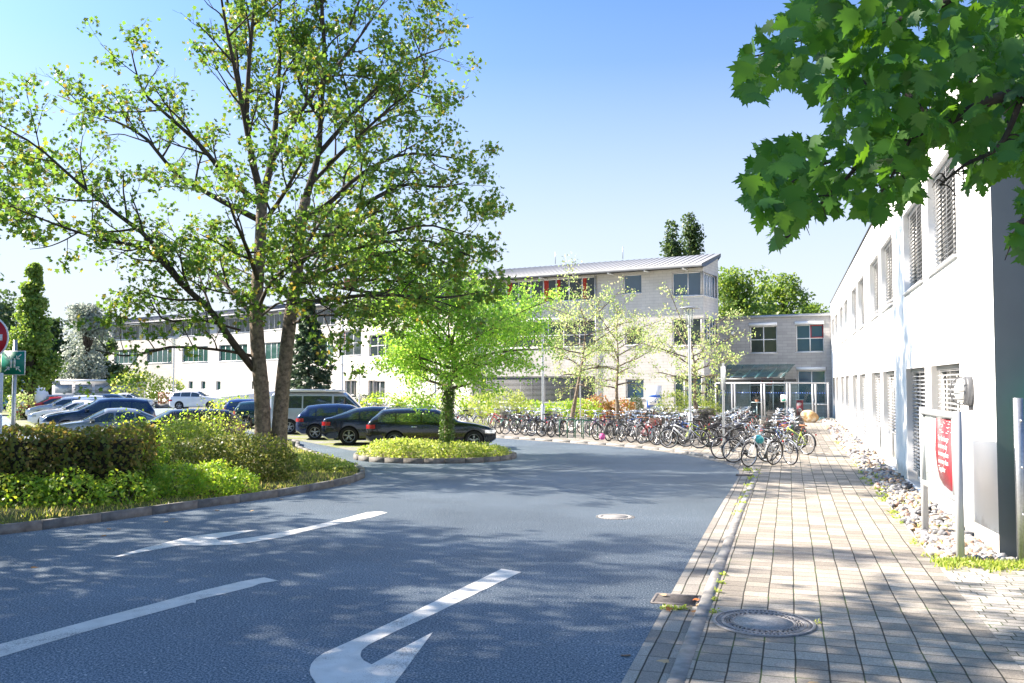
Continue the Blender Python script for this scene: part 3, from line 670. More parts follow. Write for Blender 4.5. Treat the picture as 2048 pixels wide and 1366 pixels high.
for i, x in enumerate(posts):
    if i in (0, 5): mb.box((x-.04,-.05,.05),(x+.04,.05,ZT))
    else: mb.box((x-.15,-.05,.05),(x-.07,.05,ZT)); mb.box((x+.03,-.05,.05),(x+.11,.05,ZT))
mb.box((posts[0],-.045,ZT+.002),(posts[-1]+.04,.045,ZT+.09)); mb.box((posts[0],-.04,.02),(posts[-1],.04,.10))
mb.box((posts[4],-.035,1.05),(posts[5],.035,1.10)); mb.build('frame', mat('screen_frame', (.42,.44,.47), .45, .1), scr)
GT = glass_thin('screen_glass', (.80,.90,.92), .02)
for a, b in zip(posts, posts[1:]):
    mb = MB(); mb.box((a+.12,-.006,.1),(b-.16,.006,ZT)); mb.build('glass_pane', GT, scr)
mb = MB(); x = posts[0]+.2; BD = mat('blue_dots', (.06,.16,.62), .5)
while x < posts[-1]-.1: mb.lathe([(0,-.012),(.03,-.012),(.03,-.008)], (x,0,1.76), 'y', 10); x += .145
mb.build('dot_stripe', BD, scr)
for px in (1521, 1571, 1624):
    x = VS.x(px); mb = MB(); mb.tube([(x+.06,-.06,1.0),(x+.06,-.12,1.0),(x+.06,-.12,1.4),(x+.06,-.06,1.4)], .016, 6); mb.build('door_handle', CHROME, scr)
# small notice taped on the glass: white sheet with green mask pictogram
x = VS.x(1566); nb = MB(); nb.box((x-.16,-.016,1.2),(x+.16,-.012,1.65)); nb_o = nb.build('notice', TW, None, scr.location, VS.rz); tag(nb_o, 'white sheet with green pictogram taped to the entrance glass', 'notice')
nb = MB(); nb.box((x-.12,-.02,1.25),(x+.12,-.017,1.38)); nb.lathe([(.045,-.02),(.07,-.02),(.07,-.017),(.045,-.017)], (x,0,1.52), 'y', 18, 0, True); nb.build('pictogram', mat('notice_green', (.02,.32,.20), .6), nb_o)
# red roll-up banner behind the glass
x = VS.x(1596); bn = empty('banner', VS.w(x, .35, .06), VS.rz, 'narrow red roll-up banner behind the entrance glass', 'banner')
mb = MB(); mb.box((-.2,-.01,.06),(.2,.0,1.26)); mb.build('fabric', RED, bn)
mb = MB(); mb.box((-.22,-.06,0),(.22,.06,.06)); mb.box((-.21,-.02,1.26),(.21,.01,1.29)); mb.build('stand', ALU, bn)
text_obj('ISO', .17, TW, bn, (-.16,-.014,.22), (math.pi/2,0,0))
mb = MB()
for z, w_ in ((1.08,.20),(1.03,.28),(.98,.25),(.93,.22)): mb.box((-.16,-.014,z),(-.16+w_,-.011,z+.02))
mb.lathe([(.06,-.014),(.10,-.014),(.10,-.011),(.06,-.011)], (0,0,.65), 'y', 20, 0, True); mb.build('print', TW, bn)
# tall table with orange flowers
x = VS.x(1502); tb = empty('standing_table', VS.w(x, 1.3, .06), 0, 'round high table with thin leg behind the glass', 'table')
mb = MB(); mb.lathe([(0,1.06),(.36,1.06),(.36,1.09),(0,1.09)], n=20); mb.build('tabletop', WHITEP, tb)
mb = MB(); mb.tube([(0,0,.02),(0,0,1.06)], .035, 8); mb.lathe([(0,0),(.25,0),(.25,.02),(0,.03)], n=16); mb.build('leg', ALU, tb)
fl = empty('flower_pot', VS.w(x, 1.3, 1.155), 0, 'pot of orange flowers on the high table', 'flowers'); mb = MB(); mb.lathe([(0,0),(.09,0),(.12,.14),(.1,.14),(0,.12)], n=14); mb.build('pot', mat('orange_pot', (.5,.14,.05), .6), fl)
# canopy
cn = empty('entrance_canopy', W0.loc, W0.rz, 'sloping glass canopy on a dark steel beam over the entrance', 'canopy')
a, b = W0.x(1458), W0.x(1592); mb = MB(); mb.box((a,-3.4,2.50),(b,-3.25,2.68)); mb.box((a,-3.2,2.50),(a+.1,-.01,2.62)); mb.box((b-.1,-3.2,2.50),(b,-.01,2.62)); mb.build('beam', DARKM, cn)
mb = MB()
for i in range(6):
    x = a+.25+(b-a-.5)*i/5; mb.obox(((x,(-3.35-.25)/2,3.10)), np.array([.02,0,0]), np.array([0,1.55,.42]), np.array([0,0,.05]))
mb.build('ribs', WHITEP, cn)
mb = MB(); mb.obox((a+(b-a)/2, -1.8, 3.19), np.array([(b-a)/2,0,0]), np.array([0,1.58,.43]), np.array([0,-.002,.008])); mb.build('canopy_glass', glass_thin('canopy_glass', (.62,.78,.78), .08), cn)
# boulder
bo = bpy.data.meshes.new('boulder'); import bmesh
bm = bmesh.new(); bmesh.ops.create_icosphere(bm, subdivisions=4, radius=1)
rg = random.Random(3); from mathutils import noise as mn
for v in bm.verts:
    d = 1+.16*mn.noise(v.co*1.1+Vector((3,1,2)))+.04*mn.noise(v.co*3.5); v.co = v.co*d; v.co.x *= .50; v.co.y *= .40; v.co.z *= .40*(1-.35*max(0, v.co.x)); 
bm.to_mesh(bo); bm.free(); 
for p in bo.polygons: p.use_smooth = True
BM_, t_, b_ = nt('boulder_stone'); f_ = noise(t_, opos(t_), 2.4, 5, .6)
t_.links.new(ramp(t_, f_, [(.4,(.55,.50,.42)),(.5,(.50,.33,.15)),(.62,(.34,.21,.09))]), b_.inputs['Base Color']); b_.inputs['Roughness'].default_value = .8; bump(t_, b_, noise(t_, opos(t_), 18, 4), .5, .02)
bo.materials.append(BM_); o = link(bpy.data.objects.new('boulder', bo)); p = G(1604, 847); o.location = (p[0]+.45, p[1], .06+.34); o.rotation_euler = (0, .1, -.3)
tag(o, 'smooth brown and cream boulder standing in front of the entrance glass', 'boulder')
# ------------------------------------------------------------------ vegetation
KITE = np.array([(0,0,0),(.36,.38,.06),(.16,.8,-.02),(0,1,-.08),(-.16,.8,-.02),(-.36,.38,.06)])
STAR = np.array([(0,0,0),(.46,.06,.05),(.30,.34,.03),(.54,.66,-.02),(.22,.62,0),(0,1,-.08),(-.22,.62,0),(-.54,.66,-.02),(-.30,.34,.03),(-.46,.06,.05)])
NARROW = np.array([(0,0,0),(.16,.35,.03),(.13,.7,0),(0,1,-.06),(-.13,.7,0),(-.16,.35,.03)])
TUFT = np.array([(-.5,0,0),(.5,0,0),(.9,.6,.1),(.35,.5,0),(.1,1,0),(-.2,.55,0),(-.8,.75,-.1)])
def unit(v): return v/np.maximum(np.linalg.norm(v, axis=-1, keepdims=True), 1e-9)
def leaves(mb, C, size, nrm, tip, T=KITE, mi=0):
    C = np.asarray(C, float); N = len(C)
    if N == 0: return
    size = np.broadcast_to(np.asarray(size, float), (N,)); t = unit(tip); n = unit(nrm-t*(nrm*t).sum(1, keepdims=True)); b = np.cross(t, n)
    v = C[:,None,:]+size[:,None,None]*(T[None,:,0,None]*b[:,None,:]+T[None,:,1,None]*t[:,None,:]+T[None,:,2,None]*n[:,None,:])
    M = len(T); mb.arr(v, np.arange(N*M), np.full(N, M), mi)
def leaf_cluster(mb, rs, A, k, spread, size, T=KITE, up=.9, droop=.35, sv=.3, away=None):
    """k leaves around every anchor"""
    A = np.asarray(A, float); C = np.repeat(A, k, axis=0)+rs.normal(0, 1, (len(A)*k, 3))*np.array([1,1,.7])*spread; N = len(C)
    nr = rs.normal(0, 1, (N,3))*.75+np.array([0,0,up]); tp = rs.normal(0, 1, (N,3))+np.array([0,0,-droop*2])
    leaves(mb, C, size*(1+rs.uniform(-sv, sv, N)), nr, tp, T)
def grow(tw, anc, pts, r0, r1, lvl, rs, p):
    P = cr(pts, max(4, int(len(pts)*2.2))); d = np.diff(P, axis=0); L = np.linalg.norm(d, axis=1).sum()
    tw.tube(P, np.linspace(r0, r1, len(P)), (8, 6, 4, 3, 3)[min(lvl, 4)], cap=lvl < 2)
    s = np.concatenate([[0], np.cumsum(np.linalg.norm(d, axis=1))])/L
    at = lambda t: np.array([np.interp(t, s, P[:,i]) for i in range(3)])
    if lvl >= p['leaf']:
        for t in np.arange(p['l0'], 1.001, p['asp']/max(L, .01)): anc.append(at(t))
        anc.append(P[-1])
    if lvl < p['max']:
        n = max(1, int(L*p['dens'][lvl]+rs.uniform(0, 1))); az = rs.uniform(0, 6.28)
        for k in range(n):
            t = p['t0'][lvl]+(1-p['t0'][lvl])*(k+rs.uniform(.2, .9))/n; t = min(t, .98); o = at(t); T = unit(at(min(t+.03, 1))-at(max(t-.03, 0)))
            az += 2.4+rs.uniform(-.5, .5); a = np.cross(T, [0,0,1.]); a = unit(a if np.linalg.norm(a) > .05 else np.array([1.,0,0])); b = np.cross(T, a)
            sp = math.radians(rs.uniform(*p['ang'])); D = T*math.cos(sp)+(a*math.cos(az)+b*math.sin(az))*math.sin(sp); D = unit(D+np.array([0,0,p['up']]))
            LL = p['len'][lvl]*(1.1-.55*t)*rs.uniform(.65, 1.25); q = [o]; m = 3
            for j in range(m): D = unit(D+rs.normal(0, .16, 3)+np.array([0,0,p['curve']])); q.append(q[-1]+D*LL/m)
            rr = (r0+(r1-r0)*t)*.62; rr = min(rr, .012+.016*LL)
            grow(tw, anc, q, rr, max(.004, rr*.35), lvl+1, rs, p)
GREEN_BIG = leafmat('maple_leaf_big', [(0.084,0.170,0.030),(0.106,0.199,0.034),(0.075,0.155,0.034),(0.123,0.209,0.036),(0.088,0.179,0.036),(0.114,0.194,0.034),(0.167,0.204,0.040),(0.092,0.179,0.032),(0.238,0.184,0.045),(0.079,0.170,0.034),(0.106,0.194,0.036),(0.088,0.175,0.040)], .45)
GREEN_FRESH = leafmat('fresh_leaf', [(0.198,0.392,0.070),(0.259,0.454,0.080),(0.167,0.340,0.070),(0.297,0.466,0.094),(0.219,0.401,0.079),(0.336,0.445,0.110)], .5)
GREEN_YEL = leafmat('yellow_green_leaf', [(0.240,0.345,0.112),(0.300,0.380,0.138),(0.200,0.311,0.100),(0.330,0.391,0.176),(0.250,0.357,0.124),(0.360,0.345,0.200)], .5)
GREEN_NEAR = leafmat('near_maple_leaf', [(0.054,0.157,0.023),(0.074,0.194,0.027),(0.051,0.144,0.033),(0.101,0.230,0.027),(0.064,0.174,0.027)], .40, rough=.38, spec=.45)
GREEN_HEDGE = leafmat('hedge_leaf', [(0.112,0.166,0.033),(0.151,0.186,0.040),(0.092,0.137,0.030),(0.203,0.166,0.050),(0.121,0.166,0.033),(0.243,0.195,0.058)], .35)
GREEN_SHRUB = leafmat('shrub_leaf', [(0.185,0.334,0.046),(0.247,0.408,0.054),(0.160,0.283,0.042),(0.296,0.445,0.063),(0.370,0.445,0.074)], .4)
GREEN_COVER = leafmat('ground_cover_leaf', [(0.212,0.318,0.052),(0.289,0.375,0.070),(0.164,0.260,0.044),(0.347,0.404,0.096),(0.424,0.462,0.158)], .4)
GREEN_CLIP = leafmat('clipped_leaf', [(.10,.15,.03),(.13,.18,.035),(.08,.12,.025),(.17,.21,.05),(.20,.20,.06)], .35)
GREEN_IVY = leafmat('ivy_leaf', [(0.053,0.105,0.024),(0.075,0.143,0.030),(0.090,0.165,0.033)], .3)
GREEN_DARK = leafmat('dark_tree_leaf', [(0.045,0.083,0.027),(0.060,0.105,0.030),(0.075,0.120,0.030),(0.053,0.090,0.033)], .35)
GREEN_MID = leafmat('mid_tree_leaf', [(0.111,0.196,0.037),(0.145,0.238,0.044),(0.093,0.170,0.037),(0.187,0.255,0.051)], .4)
GREY_WILLOW = leafmat('grey_willow_leaf', [(0.204,0.240,0.204),(0.252,0.288,0.240),(0.168,0.204,0.156),(0.288,0.312,0.264)], .35)
NEEDLE = leafmat('spruce_needle', [(0.056,0.096,0.048),(0.080,0.128,0.072),(0.045,0.080,0.045),(0.104,0.152,0.088)], .2)
GRASSM = leafmat('grass_blade', [(0.195,0.270,0.045),(0.270,0.315,0.060),(0.150,0.225,0.038),(0.390,0.345,0.135)], .4)
def tree_obj(name, base, label, group=None, cat='tree'): return empty(name, base, 0, label, cat, group)
def rel(P, base): return np.asarray(P, float)-np.asarray(base, float)

# ---- the big twin-stemmed maple behind the hedges
rs = np.random.RandomState(11); BY = 25.8; bb_ = V(540, 891, BY); bb_[2] = .08
big = tree_obj('maple_tree', bb_, 'tall broad maple with two leaning stems rising behind the hedges')
def VV(l): return [rel(V(q[0], q[1], 25.8+(q[2]-34)*.74), bb_) for q in l]
tw = MB(); anc = []
T1 = VV([(527,893,34),(524,800,34),(515,690,34),(513,600,34),(520,500,34),(524,400,34)])
T2 = VV([(555,893,34.2),(563,800,34.3),(573,700,34.4),(583,620,34.5),(594,550,34.6),(599,470,34.7),(612,395,34.9)])
for T, ra, rb, nm in ((T1,.235,.15,'trunk'), (T2,.225,.15,'trunk')):
    T[0][2] = -.1; P = cr(T, 26); R = np.linspace(ra, rb, 26); R[:3] *= [1.35, 1.15, 1.05]; q = MB(); q.tube(P, R, 14); q.build(nm, BARK, big, smooth=True)
pB = dict(max=3, leaf=2, dens=(1.6,2.0,3.0), t0=(.22,.18,.15), ang=(30,62), up=.14, len=(1.85,.95,.42), curve=.05, l0=.35, asp=.26)
limbs = [
 ([(524,400,34),(507,330,33.7),(492,250,33.3),(470,140,32.8),(448,30,32),(430,-90,31.5)],.16),
 ([(524,400,34),(543,320,34.4),(555,200,35),(560,90,35.5),(562,-70,36)],.17),
 ([(545,320,34.4),(600,225,34),(655,155,33.5),(715,80,33),(770,0,32.6)],.11),
 ([(517,405,34),(455,355,33),(400,290,32.3),(340,235,31.8),(285,180,31.5),(262,100,31.2)],.12),
 ([(518,440,34),(440,400,34.5),(350,345,35),(290,275,35.3),(215,235,35.6),(115,190,36)],.12),
 ([(500,260,33.4),(478,160,35),(470,60,36.2),(500,-40,37)],.09),
 ([(508,738,34),(462,680,33.2),(420,620,32.6),(365,570,32),(325,525,31.4),(285,495,31),(210,480,30.4),(120,452,29.8),(20,412,29)],.15),
 ([(365,570,32),(300,480,31.7),(230,425,31.6),(150,360,31.5),(70,290,31.5),(-20,240,31.5)],.10),
 ([(514,640,34),(470,590,35.5),(420,540,36.5),(350,500,37.3),(270,480,38)],.10),
 ([(505,712,34),(440,700,33),(340,694,32.3),(260,712,31.8),(190,700,31.3)],.06),
 ([(480,660,33.8),(400,640,32.5),(330,640,31.5),(300,600,31)],.05),
 ([(516,560,34),(495,500,31.5),(470,440,29.5),(455,395,28)],.10),
 ([(522,450,34),(560,400,31.5),(600,330,30),(640,260,29)],.10),
 ([(515,620,34),(545,560,32),(600,520,30.5),(650,500,29.5)],.09),
 ([(612,395,34.9),(636,310,35.2),(642,220,35.4),(650,120,35.6),(640,-20,36)],.16),
 ([(605,440,34.8),(660,405,35),(720,350,35),(800,310,34.8),(880,312,34.5),(955,325,34.3)],.12),
 ([(596,530,34.6),(650,480,34),(710,425,33.5),(800,370,33),(880,375,32.8),(930,365,32.6)],.12),
 ([(590,575,34.6),(640,548,35.5),(720,520,36),(820,500,36.5),(900,530,37),(950,560,37)],.12),
 ([(586,605,34.6),(650,600,33),(740,590,32.3),(840,595,31.8),(915,615,31.6)],.10),
 ([(636,310,35.2),(700,235,35.5),(770,160,36),(835,115,36.2),(890,95,36.4)],.10),
 ([(580,650,34.5),(625,632,33),(690,630,31.7),(740,620,31)],.06),
 ([(620,370,34.9),(690,300,36.5),(770,240,37.5),(860,215,38)],.09),
 ([(596,520,34.6),(630,460,37),(680,400,39),(720,360,40.5)],.10),
 ([(590,580,34.6),(620,540,37),(650,500,39),(700,470,41)],.09),
 ([(586,610,34.6),(560,580,37),(500,550,39),(440,520,40)],.08),
 ([(642,240,35.4),(600,170,36),(585,80,36.5),(590,-10,37)],.08),
 ([(655,330,35.2),(720,270,34.2),(780,215,33.6),(850,150,33.3),(820,60,33)],.07),
 ([(492,250,33.3),(500,100,33),(520,-100,33),(530,-260,33.2)],.10),
 ([(650,120,35.6),(640,-40,35.4),(625,-180,35),(610,-300,34.8)],.09),
 ([(470,60,36.2),(440,-60,36),(420,-200,35.6)],.06),
 ([(700,50,33),(740,-60,33),(760,-160,33)],.05),
 ([(590,560,34.6),(740,585,33),(880,595,32.4),(955,585,32)],.07),
 ([(590,575,34.6),(700,500,33),(840,480,32),(950,515,31.8)],.08),
 ([(514,640,34),(560,605,32),(625,600,31),(690,640,30.5)],.05),
 ([(600,470,34.7),(680,470,33.5),(760,470,32.5),(850,450,32),(930,470,32)],.09),
 ([(590,560,34.6),(660,570,35.5),(750,560,36.5),(860,570,37),(930,585,37.3)],.08)]
for l, r in limbs: grow(tw, anc, VV(l), r*.77, .016, 0, rs, pB)
tw.build('branches', BARKD, big, smooth=True)
mb = MB(); A_ = np.array(anc); print('big anchors', len(A_))
A_ = A_[rs.uniform(0,1,len(A_)) < np.where(A_[:,0] > .3, .40, .36)]; leaf_cluster(mb, rs, A_, 15, .15, .115, STAR); mb.build('crown', GREEN_BIG, big)

def broadleaf(name, base, label, H_, th, R, nl, mat_, rs, trunk_r=.2, k=6, spread=.15, lsz=.14, p=None, T=KITE, group=None, lean=(0,0), bark=BARK, flat=0., a0=None, rise=(.35,.9), phi0=None):
    t = tree_obj(name, base, label, group); q = MB()
    top = np.array([lean[0], lean[1], H_*.82]); P = cr([(0,0,-.1), (lean[0]*.15+.05, lean[1]*.15, th*.5), (lean[0]*.4, lean[1]*.4-.04, th), (lean[0]*.7+.1, lean[1]*.7, (th+H_*.82)/2), tuple(top)], 22)
    Rr = np.linspace(trunk_r, trunk_r*.14, 22); Rr[:2] *= [1.35, 1.12]; q.tube(P, Rr, 10); q.build('trunk', bark, t, smooth=True)
    pp = dict(max=2, leaf=1, dens=(1.6,2.2), t0=(.2,.2), ang=(30,60), up=.1, len=(R*.42,R*.2), curve=.04, l0=.3, asp=.28)
    if p: pp.update(p)
    tw = MB(); anc = []; az = rs.uniform(0, 6) if phi0 is None else phi0
    for i in range(nl):
        f = (i+.5)/nl; zz = th+(H_*.8-th)*f; o = np.array([np.interp(zz, P[:,2], P[:,j]) for j in range(3)]); az += 2.4+rs.uniform(-.3,.3)
        rad = R*(math.sin(math.pi*min(1, .28+.72*(1-f)*.95+.02))**.55 if not flat else (1-f*.75))*rs.uniform(.8, 1.1)
        el = rs.uniform(*rise)*(.4+1.1*f); D = np.array([math.cos(az), math.sin(az), math.tan(min(el, 1.3))]); D = unit(D)
        pts = [o]; m = 4
        for j in range(m): D = unit(D+rs.normal(0,.07,3)+np.array([0,0,-.05*j*(1-f)])); pts.append(pts[-1]+D*rad/m/max(.45, math.hypot(D[0],D[1])))
        grow(tw, anc, pts, trunk_r*.36*(1-.5*f), .012, 0, rs, pp)
    tw.build('branches', bark if bark is not BARK else TWIG, t); mb = MB(); leaf_cluster(mb, rs, anc, k, spread, lsz, T); mb.build('crown', mat_, t); return t
# young tree on the round island, ivy on its trunk
ib = np.array([-2.12, 29.0, .1]); rs = np.random.RandomState(5)
isl = broadleaf('young_tree', ib, 'bright green young tree with ivy-clad trunk on the round island', 4.6, 2.0, 3.0, 24, GREEN_FRESH, rs, .17, 15, .17, .088, dict(dens=(2.6,3.2), asp=.2, up=.05), lean=(.15,.1), rise=(.22,.62))
th = rs.uniform(0, 6.28, 2600); z = rs.uniform(0, 2.1, 2600); r = .17*(1-z*.12)+rs.uniform(.0,.09,2600)
C = np.stack([r*np.cos(th)+.03*z, r*np.sin(th), z], 1); N_ = np.stack([np.cos(th), np.sin(th), .3+0*th], 1)
mb = MB(); leaves(mb, C, rs.uniform(.05,.085,2600), N_+rs.normal(0,.4,(2600,3)), rs.normal(0,.6,(2600,3))+[0,0,-1], KITE); mb.build('ivy', GREEN_IVY, isl)
# three thin yellow-green trees by the bicycles
for (px, Y, h, sd_, lab, lean) in ((1140, 47.5, 7.3, 1, 'slender yellow-green tree left of the other two by the bicycle racks', (.9,0)), (1233, 50, 6.7, 2, 'slender yellow-green tree in the middle before the pale wall', (0,0)), (1392, 44, 5.2, 3, 'slender yellow-green tree nearest the entrance behind the bicycles', (-.2,0))):
    rs = np.random.RandomState(20+sd_); b_ = V(px, 800, Y); b_[2] = .06
    broadleaf('thin_tree', b_, lab, h, 1.9 if sd_ < 3 else 1.7, 2.9 if sd_ < 3 else 2.5, 17, GREEN_YEL, rs, .15, 6, .15, .105, dict(dens=(2.0,2.4), asp=.30, ang=(25,60)), group='slender trees by the bicycle racks', lean=lean, rise=(.15,.6))
# unseen-left street trees: their crowns reach into the picture on the left and shade the road
for (x, y, h, R, sd_, lab, kk) in ((-19.6, 25.0, 9.0, 5.8, 1, 'large maple at the left edge whose branch tips hang into view', 5), (-17.4, 13.4, 10.2, 5.8, 3, 'street maple on the planted island left of the no-entry sign', 6), (-12.0, 8.6, 11.5, 5.8, 2, 'street maple left of the road casting shade over the asphalt', 6)):
    rs = np.random.RandomState(40+sd_)
    broadleaf('maple_tree', (x, y, .08), lab, h, 3.4 if sd_ != 1 else 5.3, R, 24 if sd_ != 1 else 17, GREEN_BIG, rs, .26, kk, .2, .19, dict(dens=(1.5,1.9), asp=.32, len=(2.7,1.2)), T=STAR, rise=(.15,.9) if sd_ != 1 else (.0,.45))

# ---- near maple overhanging top right
MT = np.array([(0,0),(.06,-.02),(.22,.02),(.40,-.10),(.34,.08),(.50,.16),(.36,.22),(.62,.44),(.44,.42),(.46,.52),(.24,.44),(.30,.66),(.20,.66),(.16,.80),(.07,.84),(0,1.06)])
MT = np.vstack([MT, [(-x, y) for x, y in MT[-2:0:-1]]]); MT = np.column_stack([MT[:,0], MT[:,1], -.30*np.abs(MT[:,0])-.28*np.clip(MT[:,1]-.1, 0, 1)**1.5+.10*np.sin(MT[:,0]*9)*np.abs(MT[:,0])])
rs = np.random.RandomState(77); nb_ = np.array([6.1, 2.2, .06]); near = tree_obj('maple_tree', nb_, 'maple with large dark leaves hanging over the pavement from top right')
q = MB(); q.tube(cr([(0,0,-.1),(.05,.05,1.5),(-.1,.1,3.),(-.3,.3,5.),(-.2,.4,8)], 20), np.linspace(.24,.09,20), 12); q.build('trunk', BARK, near, smooth=True)
brs = [([(5.9,2.4,3.4),V(2300,250,4.2),V(2048,185,4.6),V(1880,250,4.9),V(1740,300,5.2),V(1640,330,5.5),V(1560,380,5.7)],.045),
 ([(5.8,2.6,4.6),V(2250,-180,4.8),V(1900,0,5.1),V(1800,40,5.3),V(1700,85,5.5),V(1600,80,5.7),V(1520,110,5.9)],.035),
 ([V(1880,250,4.9),V(1800,180,5.2),V(1700,170,5.6),V(1640,200,5.9)],.018), ([V(1740,300,5.2),V(1690,360,5.3),V(1620,430,5.4),V(1570,480,5.5)],.015),
 ([(5.9,2.4,3.8),V(2300,100,4.6),V(2048,60,5.2),V(1960,140,5.6),V(1900,220,6.)],.03), ([V(2048,185,4.6),V(2000,290,4.7),V(1930,330,4.8),V(1880,370,4.9)],.018),
 ([V(1820,280,5.),V(1790,340,5.1),V(1760,390,5.1)],.01), ([(5.9,2.4,3.3),V(2200,420,4.2),V(2090,450,4.3),V(2035,470,4.4)],.014), ([(5.9,2.5,4.4),V(2200,-60,6),V(2000,-40,6.4),V(1850,-30,6.6),V(1700,-40,6.8)],.03)]
q = MB()
anchors = []
for l, r in brs:
    P = cr([rel(x, nb_) for x in l], 24); q.tube(P, np.linspace(r, .005, 24), 7)
    for t in range(5, 24):
        if rs.uniform() < .75:
            d = unit(rs.normal(0, 1, 3)); L_ = rs.uniform(.06,.18); e = P[t]+d*L_*np.array([1,.8,.6])+[0,0,-.05]; q.tube(cr([P[t], (P[t]+e)/2+[0,0,.03], e], 6), np.linspace(.006,.002,6), 4); 
q.build('branches', BARKD, near, smooth=True)
def inpoly(x, y, P):
    c = False; n = len(P)
    for i in range(n):
        (a, b), (d, e) = P[i], P[i-1]
        if (b > y) != (e > y) and x < (d-a)*(y-b)/(e-b)+a: c = not c
    return c
OUT = [(1600,-60),(1590,20),(1560,60),(1500,85),(1475,130),(1478,190),(1500,215),(1545,185),(1600,180),(1655,215),(1665,250),(1640,280),(1600,290),(1545,300),(1500,330),(1490,360),(1500,420),(1520,450),(1545,490),(1575,495),(1600,440),(1660,430),(1720,430),(1765,440),(1800,430),(1835,390),(1850,350),(1860,290),(1905,285),(1915,320),(1935,385),(1965,395),(1990,350),(2060,360),(2200,360),(2200,-60)]
C = []
while len(C) < 1800:
    x, y = rs.uniform(1460, 2190), rs.uniform(-60, 500)
    if inpoly(x, y, OUT): C.append(rel(V(x, y-18, rs.uniform(4.3, 6.9)), nb_))
for _ in range(34): C.append(rel(V(rs.uniform(2020,2140), rs.uniform(370,500), rs.uniform(4.2,4.8)), nb_))
for _ in range(2200):                # rest of the crown, beyond the frame
    d = unit(rs.normal(0,1,3))*rs.uniform(.5,1)**.5; c = np.array([.2,-.6,6.6])+d*np.array([3.6,3.4,2.6])
    w = c+nb_; 
    if w[1] > .3 and abs(w[0]/w[1]) < .66 and (w[2]-2.4)/w[1] < .55: continue
    C.append(c)
C = np.array(C); N_ = len(C)
tip = rs.normal(0,.55,(N_,3))+np.array([-.15,0,-.75]); nr = rs.normal(0,.55,(N_,3))+np.array([-.1,-.75,.6]); mb = MB()
leaves(mb, C, rs.uniform(.085,.15,N_)*np.where(np.arange(N_) < 1834, 1, 1.5), nr, tip, MT); mb.build('crown', GREEN_NEAR, near)

# ---- hedges and shrubs
def shrub(name, base, label, blobs, n, lsz, mat_, rs, cat='shrub', group=None, core=True, T=KITE, twigs=0, inner=.72):
    o = empty(name, base, 0, label, cat, group); mb = MB(); vol = [b[1][0]*b[1][1]+b[1][0]*b[1][2] for b in blobs]; tot = sum(vol)
    for (c, r), v in zip(blobs, vol):
        k = int(n*v/tot); d = unit(rs.normal(0,1,(k,3))); ph = rs.uniform(0,6,3); wob = 1+.10*np.sin(d[:,0]*5+ph[0])*np.sin(d[:,1]*6+ph[1])+.08*np.sin(d[:,2]*9+ph[2])
        rad = rs.uniform(inner, 1.06, k)*wob; C = np.array(c)+d*np.array(r)*rad[:,None]; ok = C[:,2] > -.02; C = C[ok]; d = d[ok]; k = len(C)
        leaves(mb, C, lsz*rs.uniform(.65,1.3,k), d+rs.normal(0,.55,(k,3))+[0,0,.35], rs.normal(0,1,(k,3))+d*.4, T)
    mb.build('foliage', mat_, o)
    if core:
        q = MB()
        for i in range(int(core if core > 1 else 26)):
            c, r = blobs[rs.randint(len(blobs))]; d = unit(rs.normal(0,1,3)); d[2] = abs(d[2]); e = np.array(c)+d*np.array(r)*.95; s = np.array([c[0]+rs.uniform(-.3,.3)*r[0], c[1]+rs.uniform(-.3,.3)*r[1], 0])
            q.tube(cr([s, (s+e)/2+rs.normal(0,.05,3), e], 6), np.linspace(.012,.004,6), 4)
        q.build('branches', TWIG, o)
    return o
def boxhedge(name, label, x0, x1, hw, z1, base, rz, n, lsz, mat_, rs, group=None):
    o = empty(name, base, rz, label, 'hedge', group); mb = MB()
    def face(k, f):
        u, v = rs.uniform(0,1,k), rs.uniform(0,1,k); z = v*z1
        if f == 't': P = np.stack([x0+(x1-x0)*u, -hw+2*hw*v, z1+0*u], 1); N = [0,0,1]
        elif f == 'f': P = np.stack([x0+(x1-x0)*u, -hw+0*u, z], 1); N = [0,-1,.2]
        elif f == 'b': P = np.stack([x0+(x1-x0)*u, hw+0*u, z], 1); N = [0,1,.2]
        else: P = np.stack([(x1 if f == 'r' else x0)+0*u, -hw+2*hw*u, z], 1); N = [1 if f == 'r' else -1,0,.2]
        N = np.array(N, float); dep = rs.exponential(.07, k)-.03; w = .05*np.sin(P[:,0]*3.1+P[:,2]*2)+.045*np.sin(P[:,0]*7.3+1+P[:,1]*4)
        P = P+N*(w-dep)[:,None]; leaves(mb, P, lsz*rs.uniform(.6,1.35,k), np.tile(N,(k,1))+rs.normal(0,.6,(k,3)), rs.normal(0,1,(k,3))+[0,0,-.2], KITE)
    Af = (x1-x0)*z1; At = (x1-x0)*2*hw; As = 2*hw*z1; S_ = 2*Af+At+2*As
    for f, a in (('f',Af*1.5),('t',At),('b',Af*.5),('l',As),('r',As)): face(int(n*a/S_), f)
    mb.build('foliage', mat_, o); q = MB()
    for i in range(int((x1-x0)*9)):
        a = rs.uniform(x0,x1); b = rs.uniform(-hw*.8,hw*.8); q.tube(cr([(a,b,0),(a+rs.normal(0,.08),b+rs.normal(0,.06),z1*.5),(a+rs.normal(0,.2),b+rs.normal(0,.15),z1*.97)], 6), np.linspace(.016,.004,6), 4)
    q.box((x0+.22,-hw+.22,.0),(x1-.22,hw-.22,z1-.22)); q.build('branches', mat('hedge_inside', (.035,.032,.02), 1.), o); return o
rs = np.random.RandomState(8)
hd = math.atan2(18.4-17.2, -5.9+9.5)
boxhedge('hedge', 'clipped brownish green hedge block at the left edge', -6.5, 1.9, .78, 1.34, (-9.35, 18.15, .1), .20, 17000, .085, GREEN_HEDGE, rs)
